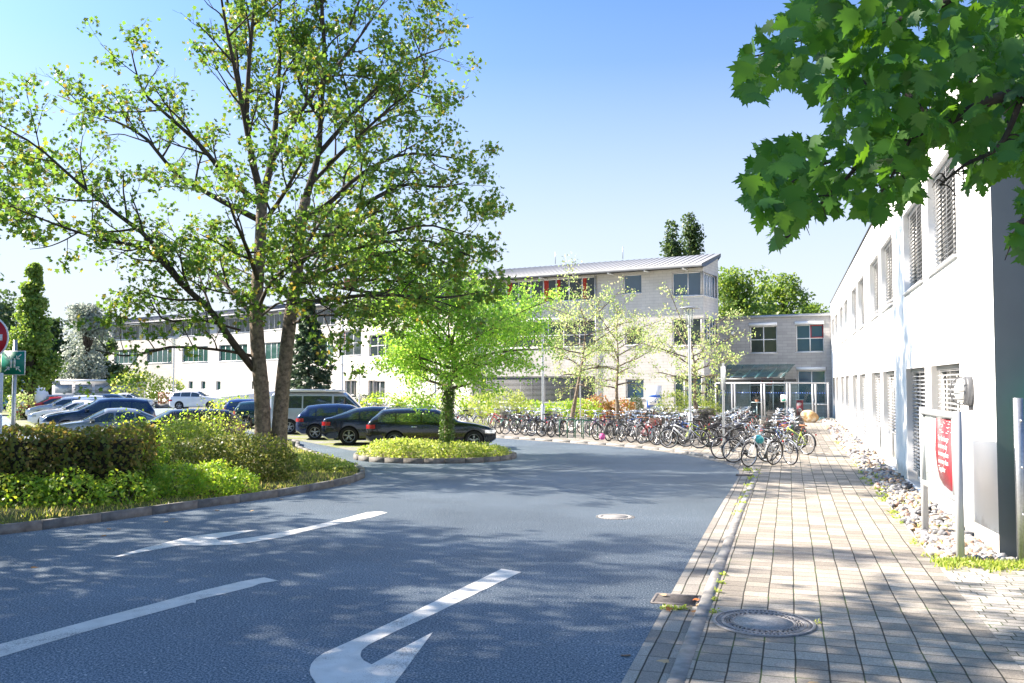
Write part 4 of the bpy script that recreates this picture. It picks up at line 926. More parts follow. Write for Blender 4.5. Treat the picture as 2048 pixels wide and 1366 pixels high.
sh = lambda nm, px, Y, lab, bl, n, s, m, **k: shrub(nm, (V(px, 800, Y)[0], Y, .1), lab, bl, n, s, m, rs, **k)
# low bright cover in front, clipped mound, yellow mound at the tip
sh('low_shrub', 372, 18.4, 'low bright green shrub in front of the clipped mound', [((-.85,0,.15),(.62,.6,.48)),((-.2,.05,.2),(.7,.6,.46)),((.5,.15,.2),(.6,.55,.46)),((1.0,.3,.15),(.42,.5,.36))], 8500, .062, GREEN_SHRUB, inner=.8)
sh('low_shrub', 40, 17.0, 'low bright green foliage at the foot of the brownish hedge', [((-1.2,0,.1),(.9,.5,.55)),((0,0,.1),(.9,.5,.5)),((1.0,0,.12),(.8,.5,.5)),((1.9,.3,.1),(.6,.5,.45))], 6500, .075, GREEN_SHRUB)
sh('clipped_bush', 478, 21.2, 'rounded clipped bush at the right end of the planted island', [((-.9,0,.4),(.7,.75,.62)),((-.2,.1,.42),(.75,.8,.68)),((.45,.1,.42),(.75,.8,.68)),((.85,.2,.3),(.5,.6,.5))], 12000, .062, GREEN_CLIP, inner=.84)
sh('clipped_bush', 376, 24.0, 'pale yellowish bush peeping over behind the rounded one', [((0,0,.6),(.75,.7,.72)),((.5,.3,.5),(.7,.6,.6))], 3800, .08, GREEN_COVER)
sh('clipped_bush', 272, 20.8, 'small bright green bush beside the end of the brownish hedge', [((0,0,.5),(.55,.55,.72)),((.25,.2,.35),(.5,.5,.5))], 3800, .075, GREEN_SHRUB)
sh('low_shrub', 655, 24.2, 'yellow-green ground cover on the tip of the planted island', [((-.75,0,.0),(.7,.9,.42)),((-.1,-.1,.0),(.6,.7,.36)),((.45,-.5,0),(.45,.5,.22))], 5200, .07, GREEN_COVER)
sh('tall_shrub', 330, 27.5, 'open tall shrub in front of the black estate car', [((-1.1,0,.8),(.8,.6,.66)),((-.2,0,.75),(.8,.6,.6)),((.7,0,.9),(.8,.6,.7)),((1.5,.2,.8),(.6,.5,.7))], 1400, .085, GREEN_SHRUB, core=90, inner=.25)
sh('tall_shrub', 430, 30.2, 'thin yellowing shrub beside the twin tree stems', [((0,0,.9),(.9,.6,.85)),((.8,0,.7),(.6,.5,.7))], 650, .075, GREEN_COVER, core=60, inner=.2)
sh('tall_shrub', 120, 24.5, 'dark straggly shrub behind the brownish hedge', [((-1,0,.5),(.9,.6,.5)),((.3,0,.45),(1.,.6,.5)),((1.4,0,.35),(.9,.6,.4))], 3000, .075, GREEN_HEDGE, core=50, inner=.4)
shrub('ground_cover', (-2.45,28.75,.1), 'leafy ground cover filling the round island', [((-1.7,0,0),(.75,1.25,.42)),((-1.1,.1,.02),(1.,1.6,.5)),((-.3,0,0),(1.,1.75,.46)),((.6,0,0),(1.,1.65,.42)),((1.4,0,0),(.85,1.3,.36)),((1.9,0,-.02),(.5,.9,.3))], 15000, .072, GREEN_COVER, rs, core=20, inner=.85)
# shrubs among the bicycles and before the wall
sh('shrub', 998, 49.5, 'broad yellow-green shrub behind the white framed bicycle', [((-.8,0,.9),(1.0,.8,.95)),((.3,0,1.0),(1.1,.8,1.0)),((1.1,0,.85),(.8,.7,.85))], 4200, .13, GREEN_COVER, T=NARROW)
sh('shrub', 1120, 52.5, 'low green shrub at the foot of the leftmost slender tree', [((-1.6,0,.6),(1.1,.7,.7)),((0,0,.6),(1.1,.7,.65)),((1.3,0,.65),(1.2,.7,.7))], 3000, .13, GREEN_SHRUB)
sh('shrub', 1215, 54, 'low shrub with reddish orange leaves before the pale wall', [((-.7,0,.7),(1.0,.7,.75)),((.8,0,.6),(1.0,.7,.7))], 2600, .13, leafmat('reddish_leaf', [(0.360,0.144,0.060),(0.288,0.192,0.060),(0.420,0.192,0.096),(0.240,0.240,0.060)], .35))
sh('shrub', 1272, 56, 'small clipped round bush under the ground floor window', [((0,0,.75),(.45,.45,.72))], 1500, .08, GREEN_DARK)
sh('shrub', 1378, 47.5, 'yellow-green shrub around the foot of the slender tree nearest the entrance', [((-.8,0,.9),(.95,.8,.95)),((.4,0,.8),(1.,.8,.85)),((1.2,0,.6),(.7,.6,.7))], 3800, .13, GREEN_COVER, T=NARROW)
sh('shrub', 845, 60, 'shrub row under the blinds behind the black estate', [((-2.6,0,.7),(1.6,.7,.9)),((-.5,0,.7),(1.6,.7,.85)),((1.8,0,.7),(1.6,.7,.95)),((3.6,0,.6),(1.3,.7,.8))], 3800, .15, GREEN_SHRUB)
sh('shrub', 735, 67, 'small dark shrub beside the flagpole at the wall', [((0,0,.6),(1.2,.7,.8))], 1300, .14, GREEN_DARK)
sh('shrub', 275, 88, 'pale loose shrub in front of the glazed stair end', [((0,0,1.6),(2.6,1.2,2.0)),((3,0,1.2),(1.8,1.,1.5))], 2200, .26, GREEN_COVER)
sh('shrub', 545, 74, 'low green hedge plants behind the blue hatchbacks', [((-3,0,.5),(2,.6,.7)),((0,0,.5),(2,.6,.6)),((3,0,.5),(2,.6,.6))], 1600, .17, GREEN_SHRUB)

# ---- conifers, background trees
def conifer(name, base, label, H_, R, n, lsz, rs, mat_=NEEDLE, group=None, zb=.12, narrow=1.):
    t = tree_obj(name, base, label, group); q = MB(); q.tube([(0,0,-.1),(0,0,H_*.5),(0,0,H_*.98)], [H_*.02,H_*.012,.01], 8); q.build('trunk', BARKD, t)
    mb = MB(); nb = 90; per = n//nb; br = MB()
    for i in range(nb):
        f = zb+(1-zb)*((i+rs.uniform())/nb); r = R*(1-f)**.85*rs.uniform(.75,1.12)+.05; a = i*2.4; u = rs.uniform(.12,1,per)**.8; z = f*H_-.28*r*u**1.6+.10*r*(u > .85)
        w = (rs.uniform(-.5,.5,per))*r*.42*(1-u*.55); C = np.stack([math.cos(a)*r*u-math.sin(a)*w, math.sin(a)*r*u+math.cos(a)*w, z-rs.exponential(.04*R,per)], 1)
        leaves(mb, C, lsz*rs.uniform(.6,1.3,per), rs.normal(0,.5,(per,3))+[0,0,1], np.stack([np.cos(a)+0*u, np.sin(a)+0*u, -.35+0*u], 1)+rs.normal(0,.5,(per,3)), NARROW*np.array([2.0,1,1]))
    mb.build('crown', mat_, t); return t
rs = np.random.RandomState(9)
conifer('spruce_tree', (V(618,700,66)[0], 66, 0), 'dark blue-green spruce in front of the long building', 8.6, 2.7, 15000, .24, rs)
def bgtree(name, px, Y, ytop, wpx, label, mat_, rs, n=8500, lsz=.33, zlow=.2, group=None, T=KITE, blobs=38, tall=False, cone=False, trunk=True, z0=0):
    x = V(px, 700, Y)[0]; top = V(px, ytop, Y)[2]; R = wpx/2*Y/FPX; t = tree_obj(name, (x, Y, 0), label, group); q = MB(); q.tube([(0,0,-.1),(.1,0,top*.4),(0,0,top*.8)], [R*.09+.1,R*.06+.06,.04], 8)
    mb = MB(); bl = []
    for i in range(blobs):
        f = rs.uniform(zlow, .97); w = (math.sin(math.pi*min(1,(f-zlow)/(1-zlow)*.82+.16))**.6) if not tall else (1-abs(f-.45)**2*1.9)*.9
        if cone: w = (1-f)*1.25+.06
        a = rs.uniform(0,6.28); rr = R*w*rs.uniform(.25,.72); c = np.array([math.cos(a)*rr, math.sin(a)*rr*.9, top*f]); s = R*rs.uniform(.34,.52)*(1 if not tall else 1.25)*(1 if not cone else .30+.75*(1-f)); bl.append((c, np.array([s,s,s*(.8 if not tall else 1.7)])))
        q.tube([(0,0,top*f*.6), tuple(c*.6+np.array([0,0,top*f*.35])), tuple(c)], [.09,.06,.02], 5)
    for c, r in bl:
        k = n//blobs; d = unit(rs.normal(0,1,(k,3))); rad = rs.uniform(.55,1.1,k); C = c+d*r*rad[:,None]; C[:,2] = np.minimum(C[:,2], top)
        leaves(mb, C, lsz*rs.uniform(.6,1.3,k), d+rs.normal(0,.6,(k,3))+[0,0,.3], rs.normal(0,1,(k,3)), T)
    mb.build('crown', mat_, t); q.build('trunk', BARKD, t); return t
bg = 'trees beyond the buildings'
bgtree('poplar_tree', 1352, 112, 432, 58, 'left one of two tall poplars behind the roof of the long building', GREEN_DARK, rs, 6000, .42, .1, bg, tall=True)
bgtree('poplar_tree', 1384, 116, 430, 58, 'right one of two tall poplars behind the roof of the long building', GREEN_DARK, rs, 5500, .42, .1, bg, tall=True)
bgtree('background_tree', 1478, 84, 537, 170, 'bushy green tree above the entrance wing next to the long building', GREEN_MID, rs, 8000, .34, .25, bg)
bgtree('background_tree', 1565, 88, 552, 160, 'bushy green tree above the middle of the entrance wing', GREEN_MID, rs, 8000, .34, .25, bg)
bgtree('background_tree', 1632, 100, 607, 110, 'low distant tree above the entrance wing beside the white building', GREEN_MID, rs, 3500, .34, .25, bg)
bgtree('lime_tree', 62, 62, 522, 135, 'tall conical bright green tree left of the car park', GREEN_MID, rs, 17000, .25, .16, None, blobs=70, cone=True)
bgtree('background_tree', 172, 92, 612, 120, 'greyish willow-like tree behind the parked cars', GREY_WILLOW, rs, 9000, .3, .12)
bgtree('background_tree', 228, 128, 640, 60, 'small dim tree left of the far end of the long building', GREEN_MID, rs, 3000, .4, .05)
conifer('spruce_tree', (V(240,700,150)[0], 150, 0), 'small far spruce tip just left of the roof end', 13.6, 3.0, 5000, .5, rs)
for i, (px, Y, yt, w, lab) in enumerate(((8, 96, 585, 130, 'dark tree at the far left edge behind the conical tree'), (100, 104, 640, 120, 'dark tree low behind the conical bright tree'), (150, 112, 690, 110, 'dark low tree behind the flat grey shed'), (205, 108, 680, 90, 'dark tree between the willow-like tree and the long building'), (-70, 80, 560, 150, 'dark tree just outside the left edge'))):
    bgtree('background_tree', px, Y, yt, w, lab, GREEN_DARK, rs, 6500, .42, .02, blobs=30)
sh('shrub', 42, 58, 'small yellow shrub beside the trunk of the conical tree', [((0,0,.8),(.9,.7,.9))], 700, .16, GREEN_YEL)

# ---- grass tufts, weeds, litter
def blades(mb, P, h, rs, w=.012):
    P = np.asarray(P, float); k = len(P); leaves(mb, P, h*rs.uniform(.5,1.3,k), rs.normal(0,1,(k,3))*[1,1,.2], rs.normal(0,.35,(k,3))+[0,0,1], np.array([(-w/.1,0,0),(w/.1,0,0),(.04,.6,.06),(0,1,.2)]))
def area_pts(poly, n, rs):
    P = np.asarray(poly, float); lo, hi = P.min(0), P.max(0); out = []
    while len(out) < n:
        q = rs.uniform(lo, hi)
        if inpoly(q[0], q[1], [tuple(p) for p in P]): out.append(q)
    return np.array(out)
g = [(-16,8),(-11.2,10.8),(-8.0,14.8),(-7.3,15.5),(-5.9,17.5),(-4.8,19.1),(-4.0,21),(-3.85,22.3),(-4,23.5),(-4.7,25.2),(-6.1,28.4),(-7.8,32),(-8.6,35),(-9.6,35.7),(-12,33),(-15,28)]
P = area_pts(g, 26000, rs); P = np.column_stack([P, np.full(len(P), .1)])
edge = P[(P[:,0] > -13)]; mb = MB(); blades(mb, edge, .09, rs); tag(mb.build('grass', GRASSM), None, None, None, 'stuff')
mb = MB(); q = np.array([wb(-.50-abs(rs.normal(0,.16))*(1+.8*math.sin(k_*.013)), .86-(k_/2400)*2.6+rs.normal(0,.04)) for k_ in range(2400) if math.sin(k_*.05)+math.sin(k_*.021+1) > -.9]); q = np.column_stack([q, np.full(len(q), .06)]); blades(mb, q, .09, rs, .014)
C = np.column_stack([np.array([wb(-.50-rs.uniform(0,.33), .80-rs.uniform(0,1)**1.2*2.5) for _ in range(900)]), rs.uniform(.06,.11,900)]); leaves(mb, C, rs.uniform(.03,.055,900), rs.normal(0,.5,(900,3))+[0,0,1], rs.normal(0,1,(900,3)), KITE)
tag(mb.build('verge_weeds', GREEN_COVER), None, None, None, 'stuff')
mb = MB()                            # weeds in joints and along kerbs
def weeds(c, n, sp, s):
    C = np.column_stack([rs.normal(0,sp,(n,2))+c[:2], rs.uniform(0,.03,n)+c[2]]); leaves(mb, C, s*rs.uniform(.6,1.3,n), rs.normal(0,.6,(n,3))+[0,0,1], rs.normal(0,1,(n,3))+[0,0,.3], KITE)
for px, py in ((1430,1200),(1436,1185),(1440,1166),(1447,1150),(1427,1225)): weeds(G(px,py,.06), 26, .02, .035)
for px, py in ((1486,1010),(1490,997),(1497,985),(1502,972),(1507,958),(1511,944),(1478,1028),(1494,940),(1518,950)): weeds(G(px,py,.02), 55, .06, .06)
for px, py in ((1330,1218),(1345,1219),(1360,1220),(1372,1218),(1338,1219),(1352,1220)): weeds(G(px,py,.0), 30, .022, .035)
for px in np.linspace(1545, 1950, 26):
    t = rs.uniform(-.3, 30); weeds((*wb(t, .88), .06), 26, .06, .05)
for _ in range(40): t = rs.uniform(0,26); weeds((*wb(t, rs.uniform(.3,.8)), .09), 14, .05, .05)
weeds(G(1636,1247,.06), 14, .02, .03)
tag(mb.build('weeds', GREEN_COVER), None, None, None, 'stuff')
# stones of the gravel strip
STN = [mat('stone_'+n_, c_, .75, ns=6, na=.3, bs=25, bst=.4) for n_, c_ in (('grey',(.30,.30,.31)),('pale',(.50,.48,.44)),('tan',(.44,.33,.22)),('dark',(.17,.175,.19)),('rose',(.42,.28,.22)))]
bm = bmesh.new(); bmesh.ops.create_icosphere(bm, subdivisions=2, radius=1); IC = np.array([v.co[:] for v in bm.verts]); IF = np.array([[v.index for v in f.verts] for f in bm.faces]); bm.free()
mb = MB(); 
for i in range(2900):
    t = -.45+48.5*rs.uniform()**1.9; off = rs.uniform(.05,.83) if t > -.15 else rs.uniform(-2.2,.8); s = rs.uniform(.03,.075)*(1 if t < 14 else 1.5); x, y = wb(t, off)
    R_ = np.linalg.qr(rs.normal(0,1,(3,3)))[0]; d = 1+.18*np.sin(IC@rs.normal(0,2,3)+rs.uniform(0,6))+.1*np.sin(IC@rs.normal(0,4,3)); v = (IC*d[:,None]*np.array([1.25,.9,.62]))@R_*s; v[:,2] *= .75
    mb.arr(v+np.array([x,y,.055+s*.35+rs.uniform(0,.03)]), IF, np.full(len(IF),3), rs.choice(5, p=[.30,.28,.17,.15,.10]))
tag(mb.build('gravel', STN, smooth=True), None, None, None, 'stuff')
# fallen leaves
LM = [mat('dry_leaf_'+n_, c_, .8) for n_, c_ in (('brown',(.30,.15,.05)),('tan',(.50,.34,.18)),('orange',(.55,.17,.04)))]
def fallen(px, py, z, s, m, lab, grp=None):
    mb = MB(); p = G(px, py, z+.012); a = rs.uniform(0,6.28); leaves(mb, [p], [s], np.array([[rs.normal(0,.25),rs.normal(0,.25),1]]), np.array([[math.cos(a),math.sin(a),.12]]), MT); tag(mb.build('fallen_leaf', LM[m]), lab, 'leaf', grp)
for px, py in ((335,1042),(345,1037),(505,1020),(130,1050),(700,968),(430,1020),(560,998)): fallen(px, py, 0, .09, 1, 'dry tan leaf lying on the asphalt along the island kerb', 'fallen leaves along the island kerb')
for px, py in ((62,1134),(212,1070),(218,1058)): fallen(px, py, 0, .09, 0, 'brown leaf lying on open asphalt at the left', 'fallen leaves on the left asphalt')
for px, py, m in ((1392,1196,2),(1398,1206,1),(1385,1214,1),(1391,1220,0),(1332,1216,2),(1333,1188,1)): fallen(px, py, .03, .08, m, 'dry leaf caught on the near drain grate', 'fallen leaves on the drain grate')
fallen(1337,1319,.004,.12,1,'curled tan leaf in the gutter below the near drain grate'); fallen(1261,1309,.004,.10,0,'small brown leaf in the gutter at the asphalt edge'); fallen(1620,1362,.06,.13,1,'pale leaf on the pavement at the bottom edge')
# ------------------------------------------------------------------ cars
def pchip(x, X, Y): return np.interp(x, X, Y)
def smooth1(y, k=2):
    for _ in range(k): y = np.concatenate([[y[0]], (y[:-2]+2*y[1:-1]+y[2:])/4, [y[-1]]])
    return y
PAINTS = {}
def carpaint(nm, c, metal=.35):
    if nm in PAINTS: return PAINTS[nm]
    PAINTS[nm] = mat('car_paint_'+nm, c, .22, metal, coat=1., ns=3, na=.03); return PAINTS[nm]
CGL = glossy_glass('car_glass', (.02,.035,.04), .5, 2.1)
TAIL = mat('tail_lamp_red', (.42,.012,.012), .2, coat=.6); HEAD = mat('headlamp_clear', (.55,.58,.62), .12, .4, coat=1.)
PLATE = mat('licence_plate', (.75,.75,.73), .5)
CARS = {
 # L, W, wheelbase, rear overhang, wheel r, top profile (x from rear, z), belt z, glass base front x, roof front x, roof rear x, glass base rear x
 'estate': dict(L=4.64, W=1.81, wb=2.81, ro=1.02, r=.33, top=[(0,.72),(.05,.95),(.12,1.03),(.55,1.40),(1.0,1.44),(1.8,1.46),(2.5,1.42),(3.30,1.00),(3.9,.92),(4.4,.80),(4.58,.68),(4.64,.55)], belt=.95, gf=3.28, rf=2.50, rr=.62, gr=.14, win=[(.42,1.02),(1.08,1.92),(1.99,2.98)]),
 'fastback': dict(L=4.80, W=1.85, wb=2.80, ro=1.03, r=.35, top=[(0,.75),(.06,1.02),(.35,1.06),(1.25,1.38),(1.9,1.46),(2.5,1.44),(3.45,1.00),(4.1,.91),(4.6,.78),(4.75,.64),(4.80,.52)], belt=.96, gf=3.42, rf=2.55, rr=1.35, gr=.40, win=[(1.02,1.40),(1.45,2.18),(2.25,3.08)]),
 'hatch': dict(L=4.28, W=1.79, wb=2.64, ro=.80, r=.32, top=[(0,.70),(.05,.98),(.16,1.08),(.45,1.40),(1.0,1.47),(1.7,1.49),(2.25,1.44),(3.05,1.01),(3.6,.93),(4.0,.82),(4.22,.66),(4.28,.52)], belt=.97, gf=3.02, rf=2.25, rr=.52, gr=.18, win=[(.55,.80),(.86,1.66),(1.73,2.72)]),
 'small': dict(L=3.82, W=1.73, wb=2.50, ro=.66, r=.31, top=[(0,.66),(.04,.95),(.10,1.02),(.30,1.36),(.8,1.41),(1.6,1.42),(2.2,1.37),(2.70,1.0),(3.3,.95),(3.66,.84),(3.80,.66),(3.82,.50)], belt=.97, gf=2.68, rf=2.22, rr=.36, gr=.13, win=[(.36,1.22),(1.29,2.42)]),
 'van': dict(L=4.90, W=1.90, wb=3.0, ro=.99, r=.34, top=[(0,.80),(.03,1.3),(.10,1.86),(.3,1.94),(2.5,1.95),(3.55,1.92),(4.30,1.18),(4.6,1.05),(4.82,.86),(4.90,.60)], belt=1.16, gf=4.26, rf=3.58, rr=.20, gr=.07, win=[(.30,1.55),(1.62,2.92),(3.02,4.02)]),
 'suv': dict(L=4.66, W=1.88, wb=2.72, ro=.95, r=.36, top=[(0,.80),(.05,1.15),(.12,1.2),(.35,1.60),(1.0,1.68),(1.9,1.70),(2.4,1.64),(3.2,1.16),(3.9,1.06),(4.4,.95),(4.62,.76),(4.66,.6)], belt=1.12, gf=3.18, rf=2.45, rr=.42, gr=.16, win=[(.38,1.0),(1.06,1.88),(1.95,2.88)]),
 'sedan': dict(L=4.70, W=1.82, wb=2.80, ro=1.05, r=.33, top=[(0,.75),(.05,1.0),(.75,1.06),(1.45,1.38),(1.9,1.44),(2.5,1.42),(3.35,.98),(4.0,.90),(4.5,.78),(4.66,.64),(4.70,.52)], belt=.94, gf=3.32, rf=2.52, rr=1.45, gr=.80, win=[(1.15,1.50),(1.56,2.20),(2.27,3.02)]),
}
def make_car(kind, paint, name, label, group=None, detail=True, roof_rail=False):
    c = CARS[kind]; L_, Wd, r = c['L'], c['W'], c['r']; root = empty(name, (0,0,0), 0, label, 'car' if kind != 'van' else 'van', group)
    tx = np.array([p[0] for p in c['top']]); tz = np.array([p[1] for p in c['top']])
    XS = np.unique(np.concatenate([np.linspace(0, L_, 75), [.01,.03,.07,L_-.01,L_-.03,L_-.07]]))
    def zt(x): return np.interp(x, gx, gz)
    gx = np.linspace(0, L_, 400); gz = smooth1(np.interp(gx, tx, tz), 14 if kind != 'van' else 6)
    def hw(x):
        u = abs(2*x/L_-1); return Wd/2*(1-.10*u**4-.10*max(0, u-.93)/.07*1.0)
    def ring(x):
        w = hw(x); z1 = float(zt(x)); zb = min(c['belt']+.03*(L_/2-x)/L_*2, z1-.03); k = min(1, max(0, (z1-zb)/.30)); e = min(x, L_-x); zl = .20+.16*max(0, 1-e/.25)
        wr = w*.955-.40*max(0, z1-zb)-.02*(k) if kind != 'van' else w*.97-.16*max(0, z1-zb); rd = min(.10*k+.012, (z1-zb)*.4)
        return [(.0,zl),(w*.80,zl),(w*.965,zl+.07),(w,.46),(w*1.0,.62),(w*.985,zb-.07),(w*.955,zb),((w*.955+wr)/2+.006*k,(zb+z1-rd)/2),(wr,z1-rd),(wr-.10*k-.03,z1-rd*.25),(wr*.5,z1+.006),(0,z1+.012)]
    n = 12; v = []; f = []; rings = [ring(x) for x in XS]; x0 = c['ro']+c['wb']/2
    for x, R_ in zip(XS, rings):
        for (y, z) in R_: v.append((x-x0, y, z))
        for (y, z) in R_[1:-1][::-1]: v.append((x-x0, -y, z))
    M = 2*n-2
    for i in range(len(XS)-1):
        for k in range(M): f.append((i*M+k, i*M+(k+1) % M, (i+1)*M+(k+1) % M, (i+1)*M+k))
    f += [tuple(range(M))[::-1], tuple((len(XS)-1)*M+k for k in range(M))]
    mb = MB(); mb.add(v, [q[::-1] for q in f]); body = mb.build('body', [paint, BLACKP], root)
    wx = (-c['wb']/2, c['wb']/2); cut = MB()
    for x in wx:
        for s in (-1, 1): cut.lathe([(0,s*(Wd/2-.30)),(r*1.13,s*(Wd/2-.30)),(r*1.13,s*(Wd/2+.2)),(0,s*(Wd/2+.2))], (x,0,r+.01), 'y', 28)
    co = cut.build('cutter', BLACKP)
    bm = bmesh.new(); bm.from_mesh(co.data); bmesh.ops.remove_doubles(bm, verts=bm.verts, dist=1e-5); bmesh.ops.recalc_face_normals(bm, faces=bm.faces); bm.to_mesh(co.data); bm.free()
    bm = bmesh.new(); bm.from_mesh(body.data); bmesh.ops.remove_doubles(bm, verts=bm.verts, dist=1e-5); bmesh.ops.recalc_face_normals(bm, faces=bm.faces); bm.to_mesh(body.data); bm.free()
    md = body.modifiers.new('b', 'BOOLEAN'); md.operation = 'DIFFERENCE'; md.object = co; md.solver = 'EXACT'; md.material_mode = 'TRANSFER'
    dg = bpy.context.evaluated_depsgraph_get(); me = bpy.data.meshes.new_from_object(body.evaluated_get(dg)); body.modifiers.clear(); old = body.data
    if len(me.polygons) > 200: body.data = me
    for p in body.data.polygons: p.use_smooth = True
    try: body.data.set_sharp_from_angle(angle=math.radians(32))
    except Exception: pass
    COL.objects.unlink(co); bpy.data.objects.remove(co)
    def side(x, t, s, off=.006):     # t 0 belt .. 1 roof edge
        R_ = ring(x); P = [R_[6], R_[7], R_[8]]; q = t*2; i = min(1, int(q)); a, b = P[i], P[i+1]; f_ = q-i
        y, z = a[0]+(b[0]-a[0])*f_, a[1]+(b[1]-a[1])*f_; return (x-x0, s*(y+off), z+off*.3)
    for s in (-1, 1):
        for (a, b) in c['win']:
            mb = MB(); N_ = 10; v = []; 
            for i in range(N_+1):
                x = a+(b-a)*i/N_
                for j in range(4): v.append(side(x, .06+.84*j/3, s))
            fc = [(i*4+j, i*4+j+1, (i+1)*4+j+1, (i+1)*4+j) for i in range(N_) for j in range(3)]
            mb.add(v, fc if s < 0 else [q[::-1] for q in fc]); mb.build('side_window', CGL, root, smooth=True)
    def topp(x, s, off=.008):        # s -1..1 across
        R_ = ring(x); pts = [R_[8], R_[9], R_[10], R_[11]]; q = (1-abs(s))*3; i = min(2, int(q)); a, b = pts[i], pts[i+1]; f_ = q-i
        return (x-x0, math.copysign(a[0]+(b[0]-a[0])*f_, s), a[1]+(b[1]-a[1])*f_+off)
    for nm, a, b in (('windscreen', c['rf']+.06, c['gf']-.04), ('rear_window', c['gr']+.04, c['rr']-.03)):
        mb = MB(); v = []; N_ = 8; dx = .012 if nm == 'windscreen' else -.012
        for i in range(N_+1):
            x = a+(b-a)*i/N_
            for j in range(11):
                p = topp(x, -.90+1.8*j/10); v.append((p[0]+dx, p[1], p[2]))
        mb.add(v, [(i*11+j, (i+1)*11+j, (i+1)*11+j+1, i*11+j+1) for i in range(N_) for j in range(10)]); mb.build(nm, CGL, root, smooth=True)
    for x in wx:
        for s in (-1, 1):
            w = MB(); wd = .20; y1 = s*(Wd/2-.02); y0 = y1-s*wd
            w.lathe([(r*.66,0),(r*.93,-.0),(r,.02),(r,wd-.02),(r*.93,wd),(r*.66,wd)], (0,-wd,0), 'y', 36, 0, True); wo = w.build('wheel', RUBBER, root, (x-0, y1 if s > 0 else y1+wd, r), smooth=2)
            if s < 0: pass
            q = MB(); yo = (-.02 if s > 0 else -wd+.02); q.lathe([(r*.63,yo),(r*.68,yo),(r*.68,yo-s*.12),(r*.60,yo-s*.12)], (0,0,0), 'y', 32, 0, True)
            q.lathe([(0,yo-s*.012),(r*.14,yo-s*.01),(r*.14,yo-s*.05),(0,yo-s*.05)], (0,0,0), 'y', 14)
            ns_ = 5 if kind != 'van' else 6
            for k in range(ns_):
                for dth in (-.13, .13):
                    a = k*2*math.pi/ns_+.3; d0 = np.array([math.cos(a+dth*1.8),0,math.sin(a+dth*1.8)])*r*.10; d1 = np.array([math.cos(a+dth),0,math.sin(a+dth)])*r*.65
                    q.obox((d0+d1)/2+[0,yo-s*.025,0], (d1-d0)/2, np.array([0,.012,0]), np.cross(unit(d1-d0), [0,1,0])*r*.038)
            q.build('rim', ALLOY, wo); d = MB(); d.lathe([(0,yo-s*.10),(r*.62,yo-s*.10),(r*.62,yo-s*.105),(0,yo-s*.105)], (0,0,0), 'y', 20); d.build('brake_disc', DARKM, wo)
    def patch(nm, m, xa, xb, za, zb_, s):
        mb = MB(); v = []; 
        for i in range(7):
            x = xa+(xb-xa)*i/6; w = hw(x)
            for j in range(3): z = za+(zb_-za)*j/2; R_ = ring(x); yy = np.interp(z, [p[1] for p in R_[3:7]], [p[0] for p in R_[3:7]]); v.append((x-x0+(-.012 if xa < L_/2 else .012)*(1 if i in (0,6) else .6), s*(yy+.008), z))
        fc = [(i*3+j, i*3+j+1, (i+1)*3+j+1, (i+1)*3+j) for i in range(6) for j in range(2)]; mb.add(v, fc if s < 0 else [q[::-1] for q in fc])
        e = 0 if xa < L_/2 else 6   # wrap round the end
        a = v[e*3]; b = v[e*3+2]; ex = -.012 if e == 0 else .012; wv = [(a[0]+ex*.2, a[1], a[2]), (b[0]+ex*.2, b[1], b[2]), (b[0]+ex*.6, b[1]-s*.28, b[2]), (a[0]+ex*.6, a[1]-s*.28, a[2])]
        mb.add(wv, [(0,1,2,3)]); mb.build(nm, m, root, smooth=False)
    zt_ = {'van':(.85,1.25),'small':(.72,.92)}.get(kind, (.76,.90))
    for s in (-1, 1):
        patch('tail_lamp', TAIL, .0+.015, .34 if kind not in ('van','small') else .14, zt_[0], zt_[1], s); patch('headlamp', HEAD, L_-.42, L_-.02, .58, .70, s)
        mb = MB(); xm = c['gf']-x0-.32; z = c['belt']+.10; mb.obox((xm, s*(Wd/2+.06), z), (.09,.02*s,0), (0,.09,0), (0,0,.065)); mb.build('side_mirror', paint, root)
        for hx in [w_[1]-.12 for w_ in c['win'][-2:]]:
            mb = MB(); mb.obox((hx-x0-.10, s*(hw(hx)*.99+.012), c['belt']-.13), (.09,0,0), (0,.012,0), (0,0,.014)); mb.build('door_handle', paint if kind != 'estate' else CHROME, root)
    mb = MB(); mb.obox((-x0-.012,0,.62 if kind != 'van' else .75),(.006,0,0),(0,.26,0),(0,0,.055)); mb.build('licence_plate', PLATE, root)
    mb = MB(); mb.obox((L_-x0-.0,0,.50),(.012,0,0),(0,.42,0),(0,0,.10)); mb.build('grille', BLACKP, root)
    if roof_rail:
        for s in (-1, 1): mb = MB(); ya = ring(1.6)[8][0]-.03; mb.tube(cr([(.6-x0,s*ya,float(zt(.6))+.01),(.8-x0,s*ya,float(zt(.8))+.05),(2.3-x0,s*ya,float(zt(2.3))+.05),(2.5-x0,s*ya,float(zt(2.5))-.01)], 12), .014, 6); mb.build('roof_rail', CHROME, root)
    if kind == 'van':
        mb = MB(); mb.box((-x0+.25,-.80,1.962),(3.45-x0,.80,2.06)); mb.build('pop_up_roof', WHITEP, root)
        mb = MB(); mb.box((-x0+.3,-Wd/2*.93,2.0),(2.6-x0,-Wd/2*.93+.1,2.09)); mb.build('awning_case', WHITEP, root)
    return root
def park(o, px, Y, ang): p = V(px, 800, Y); o.location = (p[0], p[1], 0); o.rotation_euler = (0,0,math.radians(ang)); return o
